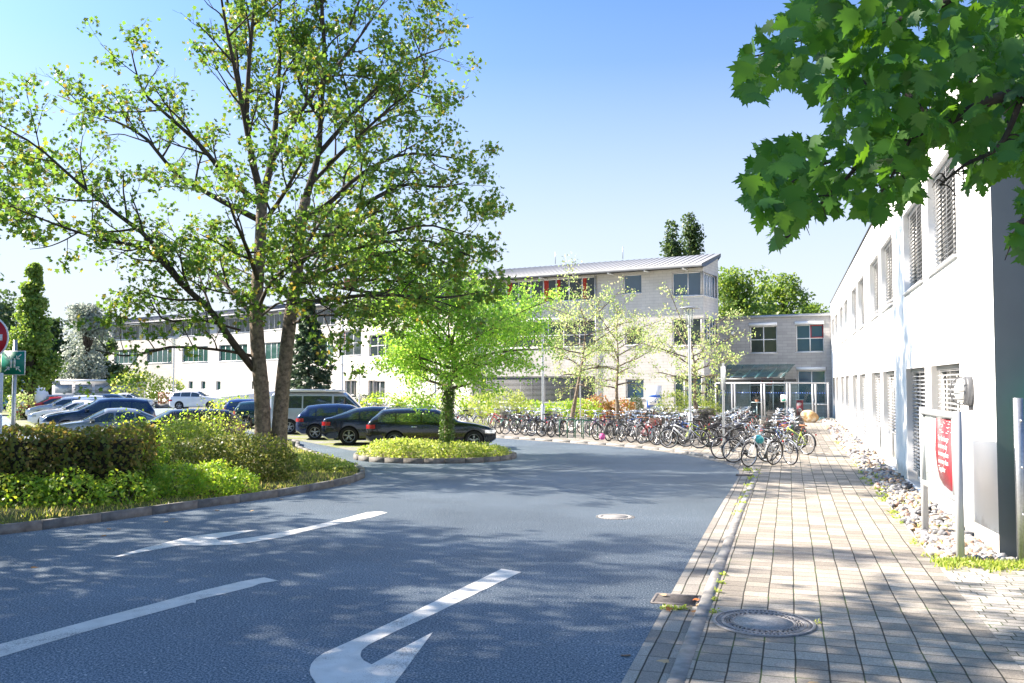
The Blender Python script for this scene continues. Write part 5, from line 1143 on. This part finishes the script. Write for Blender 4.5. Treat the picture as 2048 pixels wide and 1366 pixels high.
BLK = carpaint('black', (.006,.007,.009), .2); NAVY = carpaint('navy', (.012,.028,.085)); ANTH = carpaint('blue_black', (.012,.020,.040)); BLUE = carpaint('blue', (.015,.045,.19)); TEAL = carpaint('petrol', (.010,.045,.055)); SILV = carpaint('silver', (.52,.54,.57), .6); WHT = carpaint('white', (.75,.76,.77), 0.); DGREY = carpaint('dark_grey', (.06,.065,.075)); DBLUE = carpaint('deep_blue', (.010,.03,.09)); LGREY = carpaint('light_grey', (.34,.36,.38), .5); REDP = carpaint('red', (.35,.02,.02), 0.); BRONZE = carpaint('bronze', (.18,.15,.12), .5)
RW = 'cars parked in the row beside the round island'; LW = 'cars parked in the left row nose to the hedge'
park(make_car('estate', BLK, 'parked_car', 'black estate car parked right behind the round island', RW, roof_rail=True), 869, 32.9, 5)
park(make_car('fastback', ANTH, 'parked_car', 'dark fastback saloon between the black estate and the blue-black hatchback', RW), 772, 35.4, 8)
park(make_car('hatch', NAVY, 'parked_car', 'blue-black hatchback beside the silver camper van', RW), 696, 38.6, 8)
park(make_car('van', carpaint('van_silver', (.50,.52,.55), .3), 'camper_van', 'silver camper van with raised white roof behind the twin tree stems', RW), 648, 42.6, 7)
park(make_car('small', TEAL, 'parked_car', 'small petrol coloured car half hidden by the maple stems', RW), 545, 47.6, 8)
park(make_car('small', BLUE, 'parked_car', 'small blue car with white roof at the far end of the right row', RW), 516, 53.4, 8)
left = [('estate', BLK, 345, 31.9, 204, 'black estate car nearest the hedge in the left row'), ('sedan', LGREY, 216, 33.8, 206, 'light grey car with bright windscreen beside the black estate'), ('suv', DBLUE, 200, 40.5, 207, 'deep blue car with long side behind the two nearest cars'),
 ('hatch', WHT, 176, 45.5, 207, 'white hatchback directly behind the deep blue car'), ('sedan', WHT, 150, 49.0, 207, 'white saloon second behind the deep blue car'), ('estate', SILV, 165, 55., 207, 'silver estate in the middle of the left row'), ('hatch', SILV, 128, 57.5, 208, 'silver hatchback next to the small red car'), ('hatch', REDP, 104, 59.5, 208, 'small red car showing only its nose in the left row'), ('estate', WHT, 150, 66, 207, 'white estate near the far end of the left row'), ('hatch', BRONZE, 100, 67.0, 208, 'bronze car farthest in the left row')]
for k, pn, px, Y, a, lab in left: park(make_car(k, pn, 'parked_car', lab, LW), px, Y, a)
park(make_car('suv', WHT, 'parked_car', 'white off-roader standing in front of the ground floor windows'), 396, 80, 2)
park(make_car('sedan', WHT, 'parked_car', 'white saloon standing before the red railing steps'), 262, 84, 6)
park(make_car('estate', carpaint('sky_blue', (.12,.25,.42), .3), 'parked_car', 'pale blue car beside the trunk of the conical tree'), 62, 74, 10)
park(make_car('sedan', DBLUE, 'parked_car', 'dark car behind the left row beside the pale loose shrub'), 212, 76, 186)
# blue delivery truck far left
tk = empty('delivery_truck', (V(14,775,66)[0], 66, 0), 0, 'small blue truck with white marks far behind the assembly point sign', 'truck'); mb = MB()
mb.box((-2.6,-1.,.75),(1.3,1.,2.75)); mb.build('box_body', mat('truck_blue', (.03,.17,.50), .5), tk); mb = MB(); mb.yprism([(1.34,.6),(2.7,.6),(2.75,1.3),(2.3,2.1),(1.34,2.15)], -.95, .95); mb.build('cab', WHITEP, tk)
for x in (-1.6, 2.0):
    mb = MB(); mb.lathe([(0,-1.0),(.4,-1.0),(.4,-.75),(0,-.75)], (x,0,.4), 'y', 20); mb.build('wheel', RUBBER, tk)
mb = MB(); mb.lathe([(.22,-1.01),(.28,-1.01),(.28,-1.005),(.22,-1.005)], (-.9,0,1.6), 'y', 20, 0, True); mb.build('round_mark', TW, tk)

# ------------------------------------------------------------------ bicycles
def wheel_mesh():
    t = MB(); th = np.arange(28)*2*math.pi/28; 
    a, b = np.meshgrid(th, np.arange(6)*math.pi/3, indexing='ij'); R_ = .335+.017*np.cos(b); v = np.stack([R_*np.cos(a), .017*np.sin(b), R_*np.sin(a)], -1)
    i = np.arange(28)[:,None]; j = np.arange(6)[None,:]; q = np.stack([i*6+j, i*6+(j+1) % 6, ((i+1) % 28)*6+(j+1) % 6, ((i+1) % 28)*6+j], -1); t.arr(v, q.reshape(-1), np.full(168, 4)); return t
def rim_mesh():
    m = MB(); m.lathe([(.318,-.011),(.300,-.009),(.300,.009),(.318,.011)], (0,0,0), 'y', 28, 0, True); m.lathe([(0,-.04),(.018,-.04),(.018,.04),(0,.04)], (0,0,0), 'y', 8)
    for k in range(18):
        a = k*2*math.pi/18; s = .03*(1 if k % 2 else -1); m.tube([(.016*math.cos(a+.6), s, .016*math.sin(a+.6)), (.305*math.cos(a), 0, .305*math.sin(a))], .0016, 3, cap=False)
    return m
SADM = mat('saddle_black', (.03,.03,.03), .6); SADB = mat('saddle_brown', (.32,.13,.05), .6); STEELR = mat('bright_rim', (.66,.67,.69), .25, .8); CREAM = mat('cream_tyre', (.62,.58,.50), .7); BASK = mat('basket_wire', (.035,.035,.035), .5); WICK = mat('wicker', (.36,.22,.10), .8, ns=40, na=.4)
ORA = mat('orange_reflector', (.75,.2,.03), .3)
_tm = {}
def make_bike(paint, style, label, group, tyre=RUBBER, saddle=SADM, basket=None, rimm=STEELR, extra=None):
    root = empty('bicycle', (0,0,0), 0, label, 'bicycle', group); f = MB(); RW_, FW = np.array([-.50,0,.34]), np.array([.57,0,.34]); BB = np.array([-.07,0,.28]); ST_ = np.array([-.21,0,.74]); HT_ = np.array([.36,0,.86]); HB = np.array([.40,0,.72])
    tb = .017 if style != 'electric' else .026
    if style == 'step':
        f.tube(cr([HB, (.12,0,.42), BB], 10), .021, 7); f.tube(cr([HT_+[0,0,-.05], (.1,0,.58), (-.14,0,.50)], 8), .014, 6)
    else:
        f.tube([HT_+[0,0,-.04], ST_+([0,0,-.03] if style == 'sport' else [.03,0,-.16])], tb, 7); f.tube([HB, BB], tb*1.25, 7)
    f.tube([BB, ST_], tb, 7); f.tube([HT_, HB], .022, 7)
    for s in (-1, 1):
        f.tube([BB+[0,s*.02,0], RW_+[0,s*.055,0]], .010, 5); f.tube([ST_+[.02,s*.015,-.05], RW_+[0,s*.055,0]], .009, 5)
    f.build('frame', paint, root)
    k = MB(); k.tube([HB, HB+[.015,0,-.05]], .02, 6)
    for s in (-1, 1): k.tube(cr([HB+[.01,s*.03,-.04], (.47,s*.05,.52), FW+[0,s*.055,0]], 7), .012, 6)
    k.build('fork', paint if style != 'sport' else BLACKP, root)
    for c_ in (RW_, FW):
        if 'w' not in _tm:
            w = wheel_mesh().build('wheel', RUBBER, root, c_, smooth=True); _tm['w'] = w.data; r_ = rim_mesh().build('rim', STEELR, w); _tm['r'] = r_.data; w.material_slots[0].link = 'OBJECT'; w.material_slots[0].material = tyre; r_.material_slots[0].link = 'OBJECT'; r_.material_slots[0].material = rimm
        else:
            w = link(bpy.data.objects.new('wheel', _tm['w']), root, c_); r_ = link(bpy.data.objects.new('rim', _tm['r']), w)
            for o_, m_ in ((w, tyre), (r_, rimm)): o_.material_slots[0].link = 'OBJECT'; o_.material_slots[0].material = m_
    h = MB(); h.tube([HT_, HT_+[-.03,0,.16]], .013, 6); c_ = HT_+[-.03,0,.16]
    if style == 'sport': h.tube([c_+[.06,-.30,.0], c_+[.06,-.1,0], c_+[.06,.1,0], c_+[.06,.30,0]], .013, 6); h.tube([c_, c_+[.06,0,0]], .015, 6)
    else: h.tube(cr([c_+[-.14,-.28,.03], c_+[-.02,-.26,.05], c_+[.06,-.12,.04], c_+[.05,0,0], c_+[.06,.12,.04], c_+[-.02,.26,.05], c_+[-.14,.28,.03]], 22), .012, 6)
    h.build('handlebar', CHROME if style != 'sport' else BLACKP, root)
    s_ = MB(); zs = .93; s_.tube([ST_, (ST_[0]-.035,0,zs-.04)], .013, 6)
    prof = [(-.15,.085),(-.12,.095),(-.05,.075),(.02,.035),(.10,.022),(.13,.012)]; v = []
    for x, w_ in prof: v += [(ST_[0]-.03+x,-w_,zs-.01),(ST_[0]-.03+x,-w_*.6,zs+.03),(ST_[0]-.03+x,w_*.6,zs+.03),(ST_[0]-.03+x,w_,zs-.01)]
    s_.add(v, [(i*4+j,(i+1)*4+j,(i+1)*4+(j+1) % 4,i*4+(j+1) % 4) for i in range(5) for j in range(4)]+[(3,2,1,0),(20,21,22,23)]); s_.build('saddle', saddle, root)
    cmb = MB(); cmb.lathe([(.0,.045),(.085,.045),(.085,.052),(0,.052)], tuple(BB), 'y', 18); cmb.obox(BB+[.08,.07,-.03], (.085,0,-.03), (0,.006,0), (.003,0,.01)); cmb.obox(BB+[-.08,-.07,.03], (.085,0,-.03), (0,.006,0), (.003,0,.01))
    cmb.obox(BB+[.165,.11,-.06], (.045,0,0), (0,.035,0), (0,0,.01)); cmb.obox(BB+[-.165,-.11,.06], (.045,0,0), (0,.035,0), (0,0,.01)); cmb.obox((BB+RW_)/2+[0,.05,.06], (BB-RW_)/2, (0,.004,0), (0,0,.006)); cmb.obox((BB+RW_)/2+[0,.05,-.045], (BB-RW_)/2, (0,.004,0), (0,0,.005)); cmb.build('crankset', DARKM, root)
    if style != 'sport':
        for c2, a0, a1 in ((RW_, .35, 3.3), (FW, .5, 2.6)):
            m = MB()
            th = np.linspace(a0, a1, 14); P = np.stack([c2[0]+.372*np.cos(th), 0*th, c2[2]+.372*np.sin(th)], 1)
            v = []; 
            for p in P: v += [(p[0],-.026,p[2]-.004),(p[0],0,p[2]+.006),(p[0],.026,p[2]-.004)]
            m.add(v, [(i*3+j,i*3+j+1,(i+1)*3+j+1,(i+1)*3+j) for i in range(13) for j in range(2)]); m.build('mudguard', paint if style == 'step' else BLACKP, root)
        m = MB(); z = .735
        for s in (-1, 1): m.tube([(-.24,s*.05,z),(-.80,s*.065,z)], .007, 5); m.tube([(-.62,s*.06,z),RW_+[0,s*.06,0]], .006, 5)
        for x in (-.3,-.45,-.6,-.75): m.tube([(x,-.06,z),(x,.06,z)], .006, 5)
        m.build('luggage_rack', BLACKP, root)
    m = MB(); m.tube([(-.30,.05,.32),(-.22,.20,.015)], .010, 5); m.build('kickstand', BLACKP, root)
    m = MB(); m.lathe([(0,0),(.028,0),(.032,.012),(0,.016)], (-.86,0,.66) if style != 'sport' else (-.26,0,.78), 'x', 10); m.build('rear_reflector', TAIL, root)
    m = MB(); m.lathe([(0,0),(.03,.01),(.034,.05),(0,.055)], (.44,0,.80), 'x', 10); m.build('headlight', CHROME, root)
    if basket:
        m = MB(); x0, x1, w_, z0, z1 = (.42,.74,.17,.74,1.0) if basket[0] == 'f' else (-.80,-.42,.17,.75,1.02); mm = basket[1]
        for z in np.linspace(z0, z1, 5):
            k_ = .85+.15*(z-z0)/(z1-z0); m.tube([(x0,-w_*k_,z),(x1,-w_*k_,z),(x1,w_*k_,z),(x0,w_*k_,z),(x0,-w_*k_,z)], .006, 4)
        for t in np.linspace(0, 1, 7):
            for s in (-1, 1): m.tube([(x0+(x1-x0)*t,s*w_*.85,z0),(x0+(x1-x0)*t,s*w_,z1)], .005, 4)
            m.tube([(x0,-w_+2*w_*t,z0),(x0,-w_+2*w_*t,z1)], .005, 4); m.tube([(x1,-w_+2*w_*t,z0),(x1,-w_+2*w_*t,z1)], .005, 4)
        if mm is WICK: m.box((x0+.01,-w_*.8,z0+.01),(x1-.01,w_*.8,z1-.03))
        m.build('basket', mm, root)
    if extra: extra(root)
    return root
BP = {n_: mat('bike_paint_'+n_, c_, .3, .2, coat=.6) for n_, c_ in dict(black=(.012,.012,.014), silver=(.50,.52,.54), white=(.78,.78,.77), blue=(.02,.10,.42), green=(.03,.13,.07), lime=(.42,.55,.05), red=(.42,.02,.03), grey=(.14,.15,.16), orange=(.62,.15,.02), violet=(.12,.05,.16), turquoise=(.05,.42,.45), navy=(.015,.03,.10)).items()}
rb = np.random.RandomState(31)
def stand(o, x, y, ang, lean=0., z=.06): o.location = (x, y, z); o.rotation_euler = (math.radians(lean), 0, math.radians(ang)); return o
G1 = 'bicycles parked along the kerb'; G2 = 'bicycles packed before the entrance'
protos = [(make_bike(BP[c_], s_, 'x', G2, tyre=t_, saddle=sd_, basket=b_, rimm=rm_), c_, d_) for c_, s_, t_, sd_, b_, rm_, d_ in (
 ('black','step',RUBBER,SADM,('b',BASK),STEELR,'black step-through bicycle with rear basket'), ('silver','step',RUBBER,SADM,None,STEELR,'silver step-through bicycle'), ('grey','trek',RUBBER,SADM,None,DARKM,'dark grey trekking bicycle'),
 ('blue','sport',RUBBER,SADM,None,DARKM,'blue mountain bicycle'), ('white','trek',RUBBER,SADB,None,STEELR,'white bicycle with brown saddle'), ('green','step',RUBBER,SADM,('f',BASK),STEELR,'dark green bicycle with front basket'),
 ('red','trek',RUBBER,SADM,None,STEELR,'red trekking bicycle'), ('black','sport',RUBBER,SADM,None,DARKM,'black sports bicycle'), ('silver','trek',RUBBER,SADM,('b',BASK),STEELR,'silver bicycle with rear basket'), ('navy','trek',RUBBER,SADM,None,STEELR,'navy blue bicycle'),
 ('orange','sport',RUBBER,SADM,None,DARKM,'orange mountain bicycle'), ('black','trek',RUBBER,SADM,None,STEELR,'plain black bicycle'))]
used = set(); WGT = np.array([1.5,1.6,1.5,.7,1.0,.6,.45,1.5,1.2,.8,.3,1.8]); WGT /= WGT.sum()
def place(i, x, y, ang, where, grp, lean=0):
    p, c_, d_ = protos[i]
    o = dup(p) if i in used else p; used.add(i); o['label'] = d_+' '+where; o['group'] = grp; stand(o, x, y, ang, lean)
# racks along the kerb, from the far left to the bend
KB = resample(K, .05); kd = unit(np.gradient(KB, axis=0)); KR = KB-np.stack([-kd[:,1], kd[:,0]], 1)*1.0
def kat(Y): i = int(np.argmin(np.abs(KB[:,1]-Y)+(KB[:,0] < -12)*50)); return KB[i], kd[i]
ys = np.concatenate([np.arange(33.0, 40.9, .48), np.arange(43.4, 56, .8)])
row = 0
for Y in ys:
    p, d = kat(Y); n_ = np.array([d[1], -d[0]]); hd_ = math.degrees(math.atan2(n_[1], n_[0]))
    if 36.2 < Y < 37.6: continue
    q = p+n_*(1.55+rb.uniform(-.15,.15)); far = Y > 43
    place(rb.choice(12, p=WGT), q[0], q[1], hd_+rb.uniform(-9,9)+(12 if row % 3 else 190), 'in the far row behind the black estate car' if far else 'in the front rack row along the kerb', G1, rb.uniform(-5,5)); row += 1
for Y in np.arange(35.5, 45, .62):
    p, d = kat(Y); n_ = np.array([d[1], -d[0]]); hd_ = math.degrees(math.atan2(n_[1], n_[0])); q = p+n_*(4.2+rb.uniform(-.2,.2)); place(rb.choice(12, p=WGT), q[0], q[1], hd_+rb.uniform(-8,8), 'in the second row beside the shrubs', G1, rb.uniform(-4,4))
# dense field before the entrance: rows run with the pavement
rows = [(-1.6, 30.2, 44.5, 'in the dense rack row nearest the walkway'), (-3.7, 31.5, 46.5, 'in the second dense rack row from the walkway'), (-5.8, 33.5, 47.5, 'in the third dense rack row from the walkway'), (-7.9, 36.5, 48, 'in the dense rack row farthest from the walkway')]
for off, ya, yb, wh in rows:
    s = ya
    while s < yb:
        x = 9.95+UX/UY*(s-27.5)+off*UY; y = s-off*UX; i = rb.choice(12, p=WGT)
        place(i, x, y, 17.2+rb.choice([0,180])+rb.uniform(-9,9)-6, wh, G2, rb.uniform(-4,4)); s += .60+rb.uniform(-.08,.1)
for i in range(12):
    if i not in used: place(i, 3+i*.3, 46, 90, 'at the back near the wall', G2)
# individually recognisable ones
def one(paint, style, label, px, py, ang, lean=-3, **k):
    o = make_bike(BP[paint], style, label, None, **k); p = G(px, py, .06); stand(o, p[0], p[1], ang, lean); return o
def helm(root):
    m = MB(); bm = bmesh.new(); bmesh.ops.create_uvsphere(bm, u_segments=14, v_segments=8, radius=.13); vs = [tuple(v.co) for v in bm.verts]; m.add([(.62+a*1.1, b*.85-.02, .80+max(c,-.03)) for a, b, c in vs], [tuple(v.index for v in f.verts) for f in bm.faces]); bm.free()
    h = m.build('helmet', BP['turquoise'], None, smooth=True); h.parent = None; root['helm'] = 1; root['_h'] = h.name
one('white','trek','white bicycle with turquoise trim standing foremost by the kerb bend', 1524, 931, 215, -6)
one('silver','trek','bicycle with tall black wheels just behind the foremost white one', 1499, 924, 10)
one('grey','trek','grey bicycle leaning left of the tall black wheels one', 1472, 917, 14)
one('silver','step','silver bicycle seen from behind with its wheel at the kerb edge', 1556, 926, 292, 5)
one('lime','trek','lime and white bicycle at the walkway end with brown saddle and grips', 1590, 907, 118, 6, saddle=SADB)
one('navy','trek','blue bicycle with brown saddle beside the walkway', 1566, 905, 98, -5, saddle=SADB)
one('black','step','black bicycle with rear reflector at the walkway end', 1577, 894, 300, 4)
one('silver','electric','silver electric bicycle with thick frame parked near the lamp post', 1370, 896, 168, 4)
one('lime','trek','lime green bicycle behind the silver electric one', 1402, 893, 188, 3)
one('blue','sport','bright blue bicycle between the electric one and the lamp post', 1385, 889, 165, 3)
one('black','step','black bicycle carrying a brown crate left of the electric one', 1340, 889, 200, 3, basket=('f', mat('brown_crate', (.16,.08,.06), .8)))
one('white','step','white low-frame bicycle in the front row at the kerb', 1316, 886, 160, 4)
one('silver','trek','silver bicycle with brown saddle and cream tyres at the kerb', 1268, 882, 172, 3, saddle=SADB, tyre=CREAM)
one('violet','step','dark violet bicycle with white tyres and pink bag at the kerb', 1209, 876, 165, 3, tyre=CREAM)
one('red','trek','red and silver bicycle with white tyres before the broad shrub', 1003, 862, 170, 4, tyre=CREAM)
one('silver','sport','pale silver mountain bicycle right of the broad shrub', 1046, 862, 150, -3)
one('blue','step','bright blue bicycle beside the plain lamp post with thick foot', 1104, 862, 60, 3)
# teal helmet hanging on the foremost bicycle
p = G(1512, 931, .06); bm = bmesh.new(); bmesh.ops.create_uvsphere(bm, u_segments=18, v_segments=10, radius=.14); m = MB(); m.add([(v.co.x*1.15, v.co.y*.85, max(v.co.z, -.035)) for v in bm.verts], [tuple(v.index for v in f.verts) for f in bm.faces]); bm.free()
o = m.build('bicycle_helmet', BP['turquoise'], None, (p[0]+.03, p[1]-.20, .80), smooth=True); o.rotation_euler = (.9, .3, .2); tag(o, 'turquoise helmet hanging on the handlebar of the foremost bicycle', 'helmet')
# pink child seat bag
p = G(1204, 874, .4); m = MB(); m.lathe([(0,-.12),(.08,-.10),(.11,0),(.08,.10),(0,.12)], (0,0,0), 'z', 12); tag(m.build('bag', mat('pink_cloth', (.7,.12,.35), .7), None, (p[0],p[1]-.1,.42), smooth=True), 'pink bag hanging on the dark violet bicycle', 'bag')
# green painted rack frame
p, d = kat(37.); n_ = np.array([d[1], -d[0]]); rk = empty('bicycle_rack', (*(p+n_*1.5), .06), math.atan2(d[1], d[0]), 'dark green tubular rack between bicycles along the kerb', 'bicycle rack')
for k in range(4):
    m = MB(); x = -.7+k*.45; m.tube([(x,-.6,0),(x,-.6,.75),(x,.3,.75),(x,.3,0)], .022, 6); m.build('hoop', mat('rack_green', (.01,.11,.06), .5), rk)

# ------------------------------------------------------------------ poles, lamps, signs
def pole(name, px, py, ztop, label, cat, r=.05, z0=.06, m=GALV, build=None, thick=None):
    p = G(px, py, z0); o = empty(name, p, 0, label, cat); q = MB(); P = [(0,0,-.02),(0,0,ztop-z0)]; q.tube(P, r, 12)
    if thick: q.tube([(0,0,0),(0,0,thick),(0,0,thick+.05)], [r*1.7,r*1.7,r], 12)
    q.build('pole', m, o, smooth=2); 
    if build: build(o, ztop-z0)
    return o
def lantern(o, z):
    m = MB(); m.lathe([(.03,z),(.09,z+.05),(.10,z+.08),(.03,z+.08)], n=14); m.build('lamp_neck', ALUD, o); m = MB(); m.lathe([(0,z+.78),(.42,z+.78),(.42,z+.80),(.12,z+.86),(0,z+.88)], n=28); m.build('lamp_head', ALUD, o)
    m = MB(); m.lathe([(.14,z+.10),(.17,z+.76)], n=18); m.build('lamp_glass', glass_thin('lamp_clear', (.9,.93,.9), .08) if 'lamp_clear' not in MATS else MATS['lamp_clear'], o)
    m = MB(); m.lathe([(0,z+.12),(.06,z+.12),(.05,z+.70),(0,z+.70)], n=10); m.build('lamp_tube', WHITEP, o)
    m = MB()
    for a in (0.5,2.07,3.64,5.2): m.tube([(.155*math.cos(a),.155*math.sin(a),z+.08),(.18*math.cos(a),.18*math.sin(a),z+.78)], .008, 4)
    m.build('lamp_frame', ALUD, o)
pole('street_lamp', 1381, 884, 4.55, 'grey lamp post with round glass lantern among the bicycles', 'street lamp', .055, build=lantern, thick=1.1)
pole('street_lamp', 1086, 868, 4.75, 'plain grey lamp post with thick foot left of the slender trees', 'street lamp', .055, build=lambda o, z: (lambda m: (m.lathe([(0,z),(.06,z),(.06,z+.12),(0,z+.15)], n=12), m.build('cap', ALUD, o)))(MB()), thick=1.3)
def edgesign(o, z):
    m = MB(); m.box((-.015,-.30,z-.9),(.015,.30,z-.12)); m.build('sign_plate', ALUD, o)
pole('sign_post', 1448, 908, 3.05, 'thin sign post with plate seen edge-on at the kerb bend', 'sign post', .036, build=edgesign)
pole('sign_post', 1161, 848, 3.8, 'thin grey post between the left and middle slender trees', 'sign post', .04)
pole('sign_post', 870, 868, 3.3, 'white post just left of the ivy-clad trunk', 'sign post', .05, m=WHITEP)
pole('flagpole', 684, 840, 9.0, 'tall white flagpole before the windows with a red pennant', 'flagpole', .06, m=WHITEP, build=lambda o, z: (lambda m: (m.add([(.06,0,z),(.9,.1,z-.15),(.85,.0,z-.9),(.06,0,z-.8)], [(0,1,2,3)]), m.add([(.06,.004,z),(.9,.104,z-.15),(.85,.004,z-.9),(.06,.004,z-.8)], [(3,2,1,0)]), m.build('flag', mat('flag_red', (.65,.04,.06), .8), o)))(MB()))
pole('street_lamp', 346, 818, 5.6, 'slim lamp post before the white wall at the left part of the building', 'street lamp', .06, z0=0, build=lantern)
pole('street_lamp', 138, 812, 5.2, 'slim far lamp post in front of the flat grey shed', 'street lamp', .06, z0=0, build=lantern)
pole('sign_post', 718, 838, 3.2, 'thin white post right of the flagpole', 'sign post', .04, m=WHITEP)
# white panel sign with a robot arm drawing
p = G(1308, 838, .06); b0 = V(1293, 771, p[1]); b1 = V(1323, 771, p[1]); wS = b1[0]-b0[0]; zt_ = b0[2]
sg = empty('info_pillar', ((b0[0]+b1[0])/2, p[1], .06), math.radians(-12), 'white information pillar with blue panel and robot arm drawing', 'sign'); h_ = zt_-.06; w2 = wS/2
m = MB(); m.box((-w2,-.05,0),(w2,.05,h_)); m.build('pillar', WHITEP, sg); m = MB(); m.box((-w2+.01,-.056,h_*.30),(w2-.01,-.051,h_*.72)); SB = mat('panel_blue', (.035,.12,.50), .5); pn = m.build('panel', SB, sg)
m = MB(); m.box((-w2+.10,-.060,h_*.41),(w2-.08,-.0565,h_*.64)); m.build('picture', TW, pn)
NB = mat('drawing_blue', (.03,.08,.26), .6); m = MB(); u = lambda a, b: (-w2+wS*a, h_*.30+h_*.42*b)
for P in ([(.12,.45),(.2,.42),(.42,.5),(.44,.56),(.3,.52)], [(.42,.56),(.64,.78),(.66,.75),(.45,.54)], [(.64,.78),(.68,.79),(.84,.55),(.80,.53)], [(.76,.38),(.88,.38),(.88,.55),(.78,.54)], [(.52,.48),(.58,.43),(.64,.46),(.64,.55),(.57,.58)]): m.yprism([u(*q) for q in P], -.064, -.0605)
m.build('drawing', NB, pn); m = MB(); a, b = u(.1,.88), u(.66,.93); m.box((a[0],-.060,a[1]),(b[0],-.0565,b[1])); a, b = u(.1,.80), u(.6,.84); m.box((a[0],-.0602,a[1]),(b[0],-.0567,b[1])); m.build('text_lines', NB, pn)
# assembly point sign, no-entry sign and plates at the left edge
GREENS = mat('sign_green', (.0,.20,.145), .45)
p = G(28, 1003, .1); Yp = 18.2; x_ = V(28, 800, Yp)[0]; sp = empty('assembly_point_sign', (x_, Yp, .1), 0, 'green assembly point sign with four arrows and two figures on a grey pole', 'sign')
q = MB(); q.tube([(0,0,-.05),(0,0,V(28,680,Yp)[2]-.1)], .042, 12); q.build('pole', GALV, sp, smooth=True)
c = V(28, 726, Yp); zc = c[2]-.1; s = .232; m = MB(); m.box((-s-.015,-.072,zc-s-.015),(s+.015,-.055,zc+s+.015)); pl = m.build('back_plate', TW, sp); m = MB(); m.box((-s,-.076,zc-s),(s,-.0725,zc+s)); m.build('green_face', GREENS, pl)
m = MB()
def seg(a, b, w_): a = np.array(a); b = np.array(b); d = unit(b-a)*w_; n_ = np.array([-d[1], d[0]])/2; m.yprism([tuple(a+n_), tuple(b+n_), tuple(b-n_), tuple(a-n_)], -.080, -.0765)
for sx_ in (-1, 1):
    for sz in (-1, 1):
        tp_ = np.array([sx_*.075, zc+sz*.085]); seg(np.array([sx_*.165, zc+sz*.175]), tp_+[sx_*.02, sz*.02], .020); seg(tp_, tp_+[sx_*.062, 0], .020); seg(tp_+[0,sz*.0], tp_+[0, sz*.062], .020)
    x = sx_*.035; m.box((x-.022,-.080,zc-.02),(x+.022,-.0766,zc+.055)); m.box((x-.017,-.080,zc-.10),(x-.003,-.0766,zc-.021)); m.box((x+.003,-.080,zc-.10),(x+.017,-.0766,zc-.021)); m.lathe([(0,-.080),(.016,-.080),(.016,-.0766)], (x,0,zc+.078), 'y', 12)
m.box((-.010,-.080,zc+.09),(.010,-.0766,zc+.108)); m.build('pictogram', TW, pl)
Yn = 13.0; xn = V(-26, 680, Yn)[0]; ns2 = empty('no_entry_sign', (xn, Yn, .1), 0, 'round red no-entry sign with white bar at the left edge', 'sign'); zc = V(-26, 675, Yn)[2]-.1; R_ = .315
q = MB(); q.tube([(0,.04,-.1),(0,.04,zc+R_)], .04, 12); q.build('pole', GALV, ns2, smooth=True)
m = MB(); m.lathe([(0,-.012),(R_,-.012),(R_+.006,0),(R_,.004)], (0,0,zc), 'y', 48); m.build('rim', TW, ns2); m = MB(); m.lathe([(0,-.0165),(R_-.014,-.0165),(R_-.014,-.0125)], (0,0,zc), 'y', 48); m.build('red_disc', mat('sign_red', (.50,.008,.014), .45), ns2); m = MB(); m.box((-R_*.74,-.021,zc-.045),(R_*.74,-.0168,zc+.045)); m.build('white_bar', TW, ns2)
for (z1, z0_, txt) in ((745,827,None),(829,869,'Z'),(873,1000,None)):
    a = V(7, z1, Yn)[2]-.1; b = V(7, z0_ if z0_ < 900 else 868, Yn)[2]-.1
    if z1 > 870: continue
    m = MB(); m.box((-.28,-.012,b+.01),(V(8,700,Yn)[0]-xn,.0,a-.005)); pt = m.build('white_plate', TW, ns2)
    if txt: text_obj('2', .12, BLACKP, pt, (V(8,700,Yn)[0]-xn-.085,-.0135,(a+b)/2-.02), (math.pi/2,0,0))
# low white undulating barrier, red railing, flat shed
f = FR[1]; bar = empty('garden_wall', (0,0,0), 0, 'low white wavy topped wall before the left part of the building', 'wall'); m = MB(); P0 = V(282,800,96); P1 = V(560,800,86); d = P1-P0; n = 60
top = []
for i in range(n+1):
    t = i/n; top.append((t*np.linalg.norm(d[:2]), 1.55+.22*abs(math.sin(t*22))**.6))
m.yprism([(0,-.1)]+top+[(np.linalg.norm(d[:2]),-.1)], 0, .12); m.build('wall', WHITE, bar, (P0[0],P0[1],0), math.atan2(d[1],d[0]))
rl = empty('railing', (*V(330,800,84)[:2], 0), 0, 'red tubular railing on a dark step before the white wall', 'railing'); m = MB(); REDM = mat('red_metal', (.55,.06,.07), .5)
for x in np.linspace(-.6,.6,9): m.tube([(x,0,.35),(x,0,1.4)], .022, 5)
m.tube([(-.65,0,1.42),(.65,0,1.42)], .03, 6); m.tube([(-.65,0,.5),(.65,0,.5)], .025, 6); m.build('bars', REDM, rl); m = MB(); m.box((-.8,-.3,0),(.9,.8,.38)); m.build('step', KERBD, rl)
sh_ = empty('flat_shed', (*V(175,800,90)[:2], 0), .12, 'long flat-roofed grey shed behind the left row of cars', 'shed'); m = MB(); m.box((-3.4,0,0),(4.6,4,2.5)); m.build('wall', mat('shed_grey', (.42,.43,.46), .8, ns=2), sh_); m = MB(); m.box((-3.6,-.25,2.502),(4.8,4.2,2.72)); m.build('roof', ALU, sh_)
for k in range(4): m = MB(); m.box((-3.1+k*1.9,-.03,1.35),(-1.5+k*1.9,-.003,2.2)); m.build('door_panel', ALUD, sh_)
